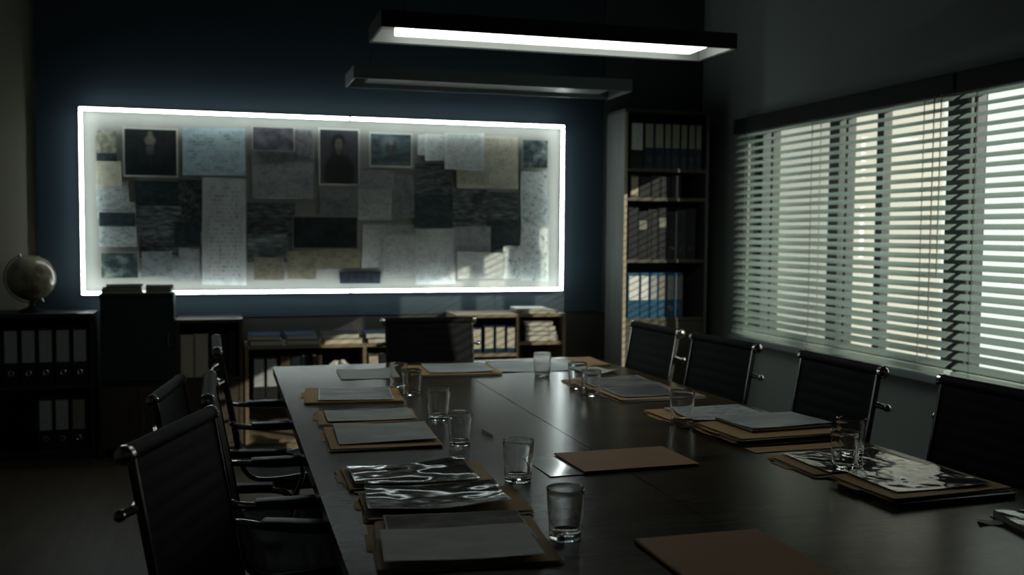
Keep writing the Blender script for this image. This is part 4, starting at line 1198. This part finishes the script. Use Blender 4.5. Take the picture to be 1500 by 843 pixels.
# right unit: binders and a pile
rb = [(1.565, 1.645, 'binder_navy', .155, 'first navy binder with white label, just right of the head chair'), (1.660, 1.730, 'binder_navy', .165, 'second navy binder from the head chair, label striped by sun'), (1.738, 1.808, 'binder_navy', .165, 'third navy binder from the head chair'), (1.816, 1.880, 'binder_navy', .160, 'fourth navy binder from the head chair, beside the lit pile')]
for k, (a, b, cv, h, lb) in enumerate(rb):
    binder(a, b, .575, h + .02, YF + .012, lb, cv, 'sp_cream', (.18, .93), False, 'navy binders right of the head chair', ringz=.1)
pile = [(.648, .690, 'black_card', 'dark box at the bottom of the sunlit pile in the right low shelf'), (.690, .716, 'binder_white', 'pale file second from the bottom of the sunlit pile in the right low shelf'), (.716, .752, 'binder_black', 'dark file third from the bottom of the sunlit pile in the right low shelf'), (.752, .780, 'binder_white', 'pale file on top of the sunlit pile in the right low shelf')]
for k, (a, b, cv, lb) in enumerate(pile):
    book(1.945 + .01 * (k % 2), 2.190 - .012 * k, YF + .015, YF + .25, a, b, lb, cv, (.02, -.04, .03, -.06)[k], 'sunlit pile in the right low shelf', name='file')
top = [(.838, .856, 'manila_dark', 1.93, 2.18, 'lower flat file on top of the right low shelf'), (.856, .872, 'paper_dim', 1.90, 2.12, 'upper flat file on top of the right low shelf')]
for k, (a, b, cv, x0, x1, lb) in enumerate(top):
    book(x0, x1, YF + .02, YF + .24, a, b, lb, cv, (.05, -.08)[k], 'flat files on top of the right low shelf', name='file')

# tall bookcase in the right corner
tall = unit('tall_bookcase', 'tall wooden bookcase in the right corner by the window, striped with sunlight', 'bookcase', 2.648, 3.290, YF, 6.785, 2.245, ((1.838, None, None), (1.636, None, None), (1.205, None, None), (.795, None, None)), 'dark_oak', 'grey_oak', plinth=.06)
MB().box(-.321, -.299, -.1695, -.1678, 0, 2.22).build('sunlit_edge_strip', 'edge_sunlight', tall)  # added pale strip, paints the sun onto the left panel's front edge
for s, (a, b) in enumerate(((2.672, 2.968), (2.972, 3.266))):
    dr = fit_part(MB().box(a, b, YF + .001, YF + .018, .066, .770, .002).build('door', 'dark_oak'), tall)
    MB().sphere(((b - .03) if s == 0 else (a + .03), YF - .008, .60), .012, 12).build('knob', 'chrome', dr, True)
GT = 'binders on the top shelf of the tall bookcase'
row1 = [(2.695, 2.795), (2.800, 2.872), (2.876, 2.948), (2.952, 3.002), (3.006, 3.070), (3.074, 3.128), (3.134, 3.186), (3.190, 3.236)]
n1 = ('widest pale labelled binder at the left end of the tall bookcase top shelf', 'second binder from the left on the tall bookcase top shelf', 'third binder from the left on the tall bookcase top shelf', 'fourth binder from the left on the tall bookcase top shelf', 'fifth binder from the left on the tall bookcase top shelf', 'sixth binder from the left on the tall bookcase top shelf', 'second binder from the right end of the tall bookcase top shelf', 'binder at the right end of the tall bookcase top shelf')
for k, (a, b) in enumerate(row1):
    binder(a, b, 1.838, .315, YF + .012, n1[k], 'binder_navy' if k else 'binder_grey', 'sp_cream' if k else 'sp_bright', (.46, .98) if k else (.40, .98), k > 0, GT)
row2 = [(2.70, 2.762), (2.768, 2.85), (2.854, 2.93), (2.934, 3.0), (3.006, 3.08)]
n2 = ('pale slim box at the left end of the second shelf of the tall bookcase', 'dark file second from the left, second shelf of the tall bookcase', 'dark file third from the left, second shelf of the tall bookcase', 'dark file fourth from the left, second shelf of the tall bookcase', 'dark file at the right end, second shelf of the tall bookcase')
for k, (a, b) in enumerate(row2):
    binder(a, b, 1.636, .155 - .01 * (k % 2), YF + .012, n2[k], 'binder_brown' if k == 0 else 'binder_grey', 'sp_cream', (.1, .9) if k == 0 else None, False, 'files on the second shelf of the tall bookcase', name='box_file', cat='file')
n3 = ('first dark binder from the left', 'second dark binder from the left', 'third dark binder from the left', 'fourth dark binder from the left', 'fifth dark binder from the left', 'sixth dark binder from the left', 'last dark binder on the right')
for k in range(7):
    a = 2.690 + .0735 * k
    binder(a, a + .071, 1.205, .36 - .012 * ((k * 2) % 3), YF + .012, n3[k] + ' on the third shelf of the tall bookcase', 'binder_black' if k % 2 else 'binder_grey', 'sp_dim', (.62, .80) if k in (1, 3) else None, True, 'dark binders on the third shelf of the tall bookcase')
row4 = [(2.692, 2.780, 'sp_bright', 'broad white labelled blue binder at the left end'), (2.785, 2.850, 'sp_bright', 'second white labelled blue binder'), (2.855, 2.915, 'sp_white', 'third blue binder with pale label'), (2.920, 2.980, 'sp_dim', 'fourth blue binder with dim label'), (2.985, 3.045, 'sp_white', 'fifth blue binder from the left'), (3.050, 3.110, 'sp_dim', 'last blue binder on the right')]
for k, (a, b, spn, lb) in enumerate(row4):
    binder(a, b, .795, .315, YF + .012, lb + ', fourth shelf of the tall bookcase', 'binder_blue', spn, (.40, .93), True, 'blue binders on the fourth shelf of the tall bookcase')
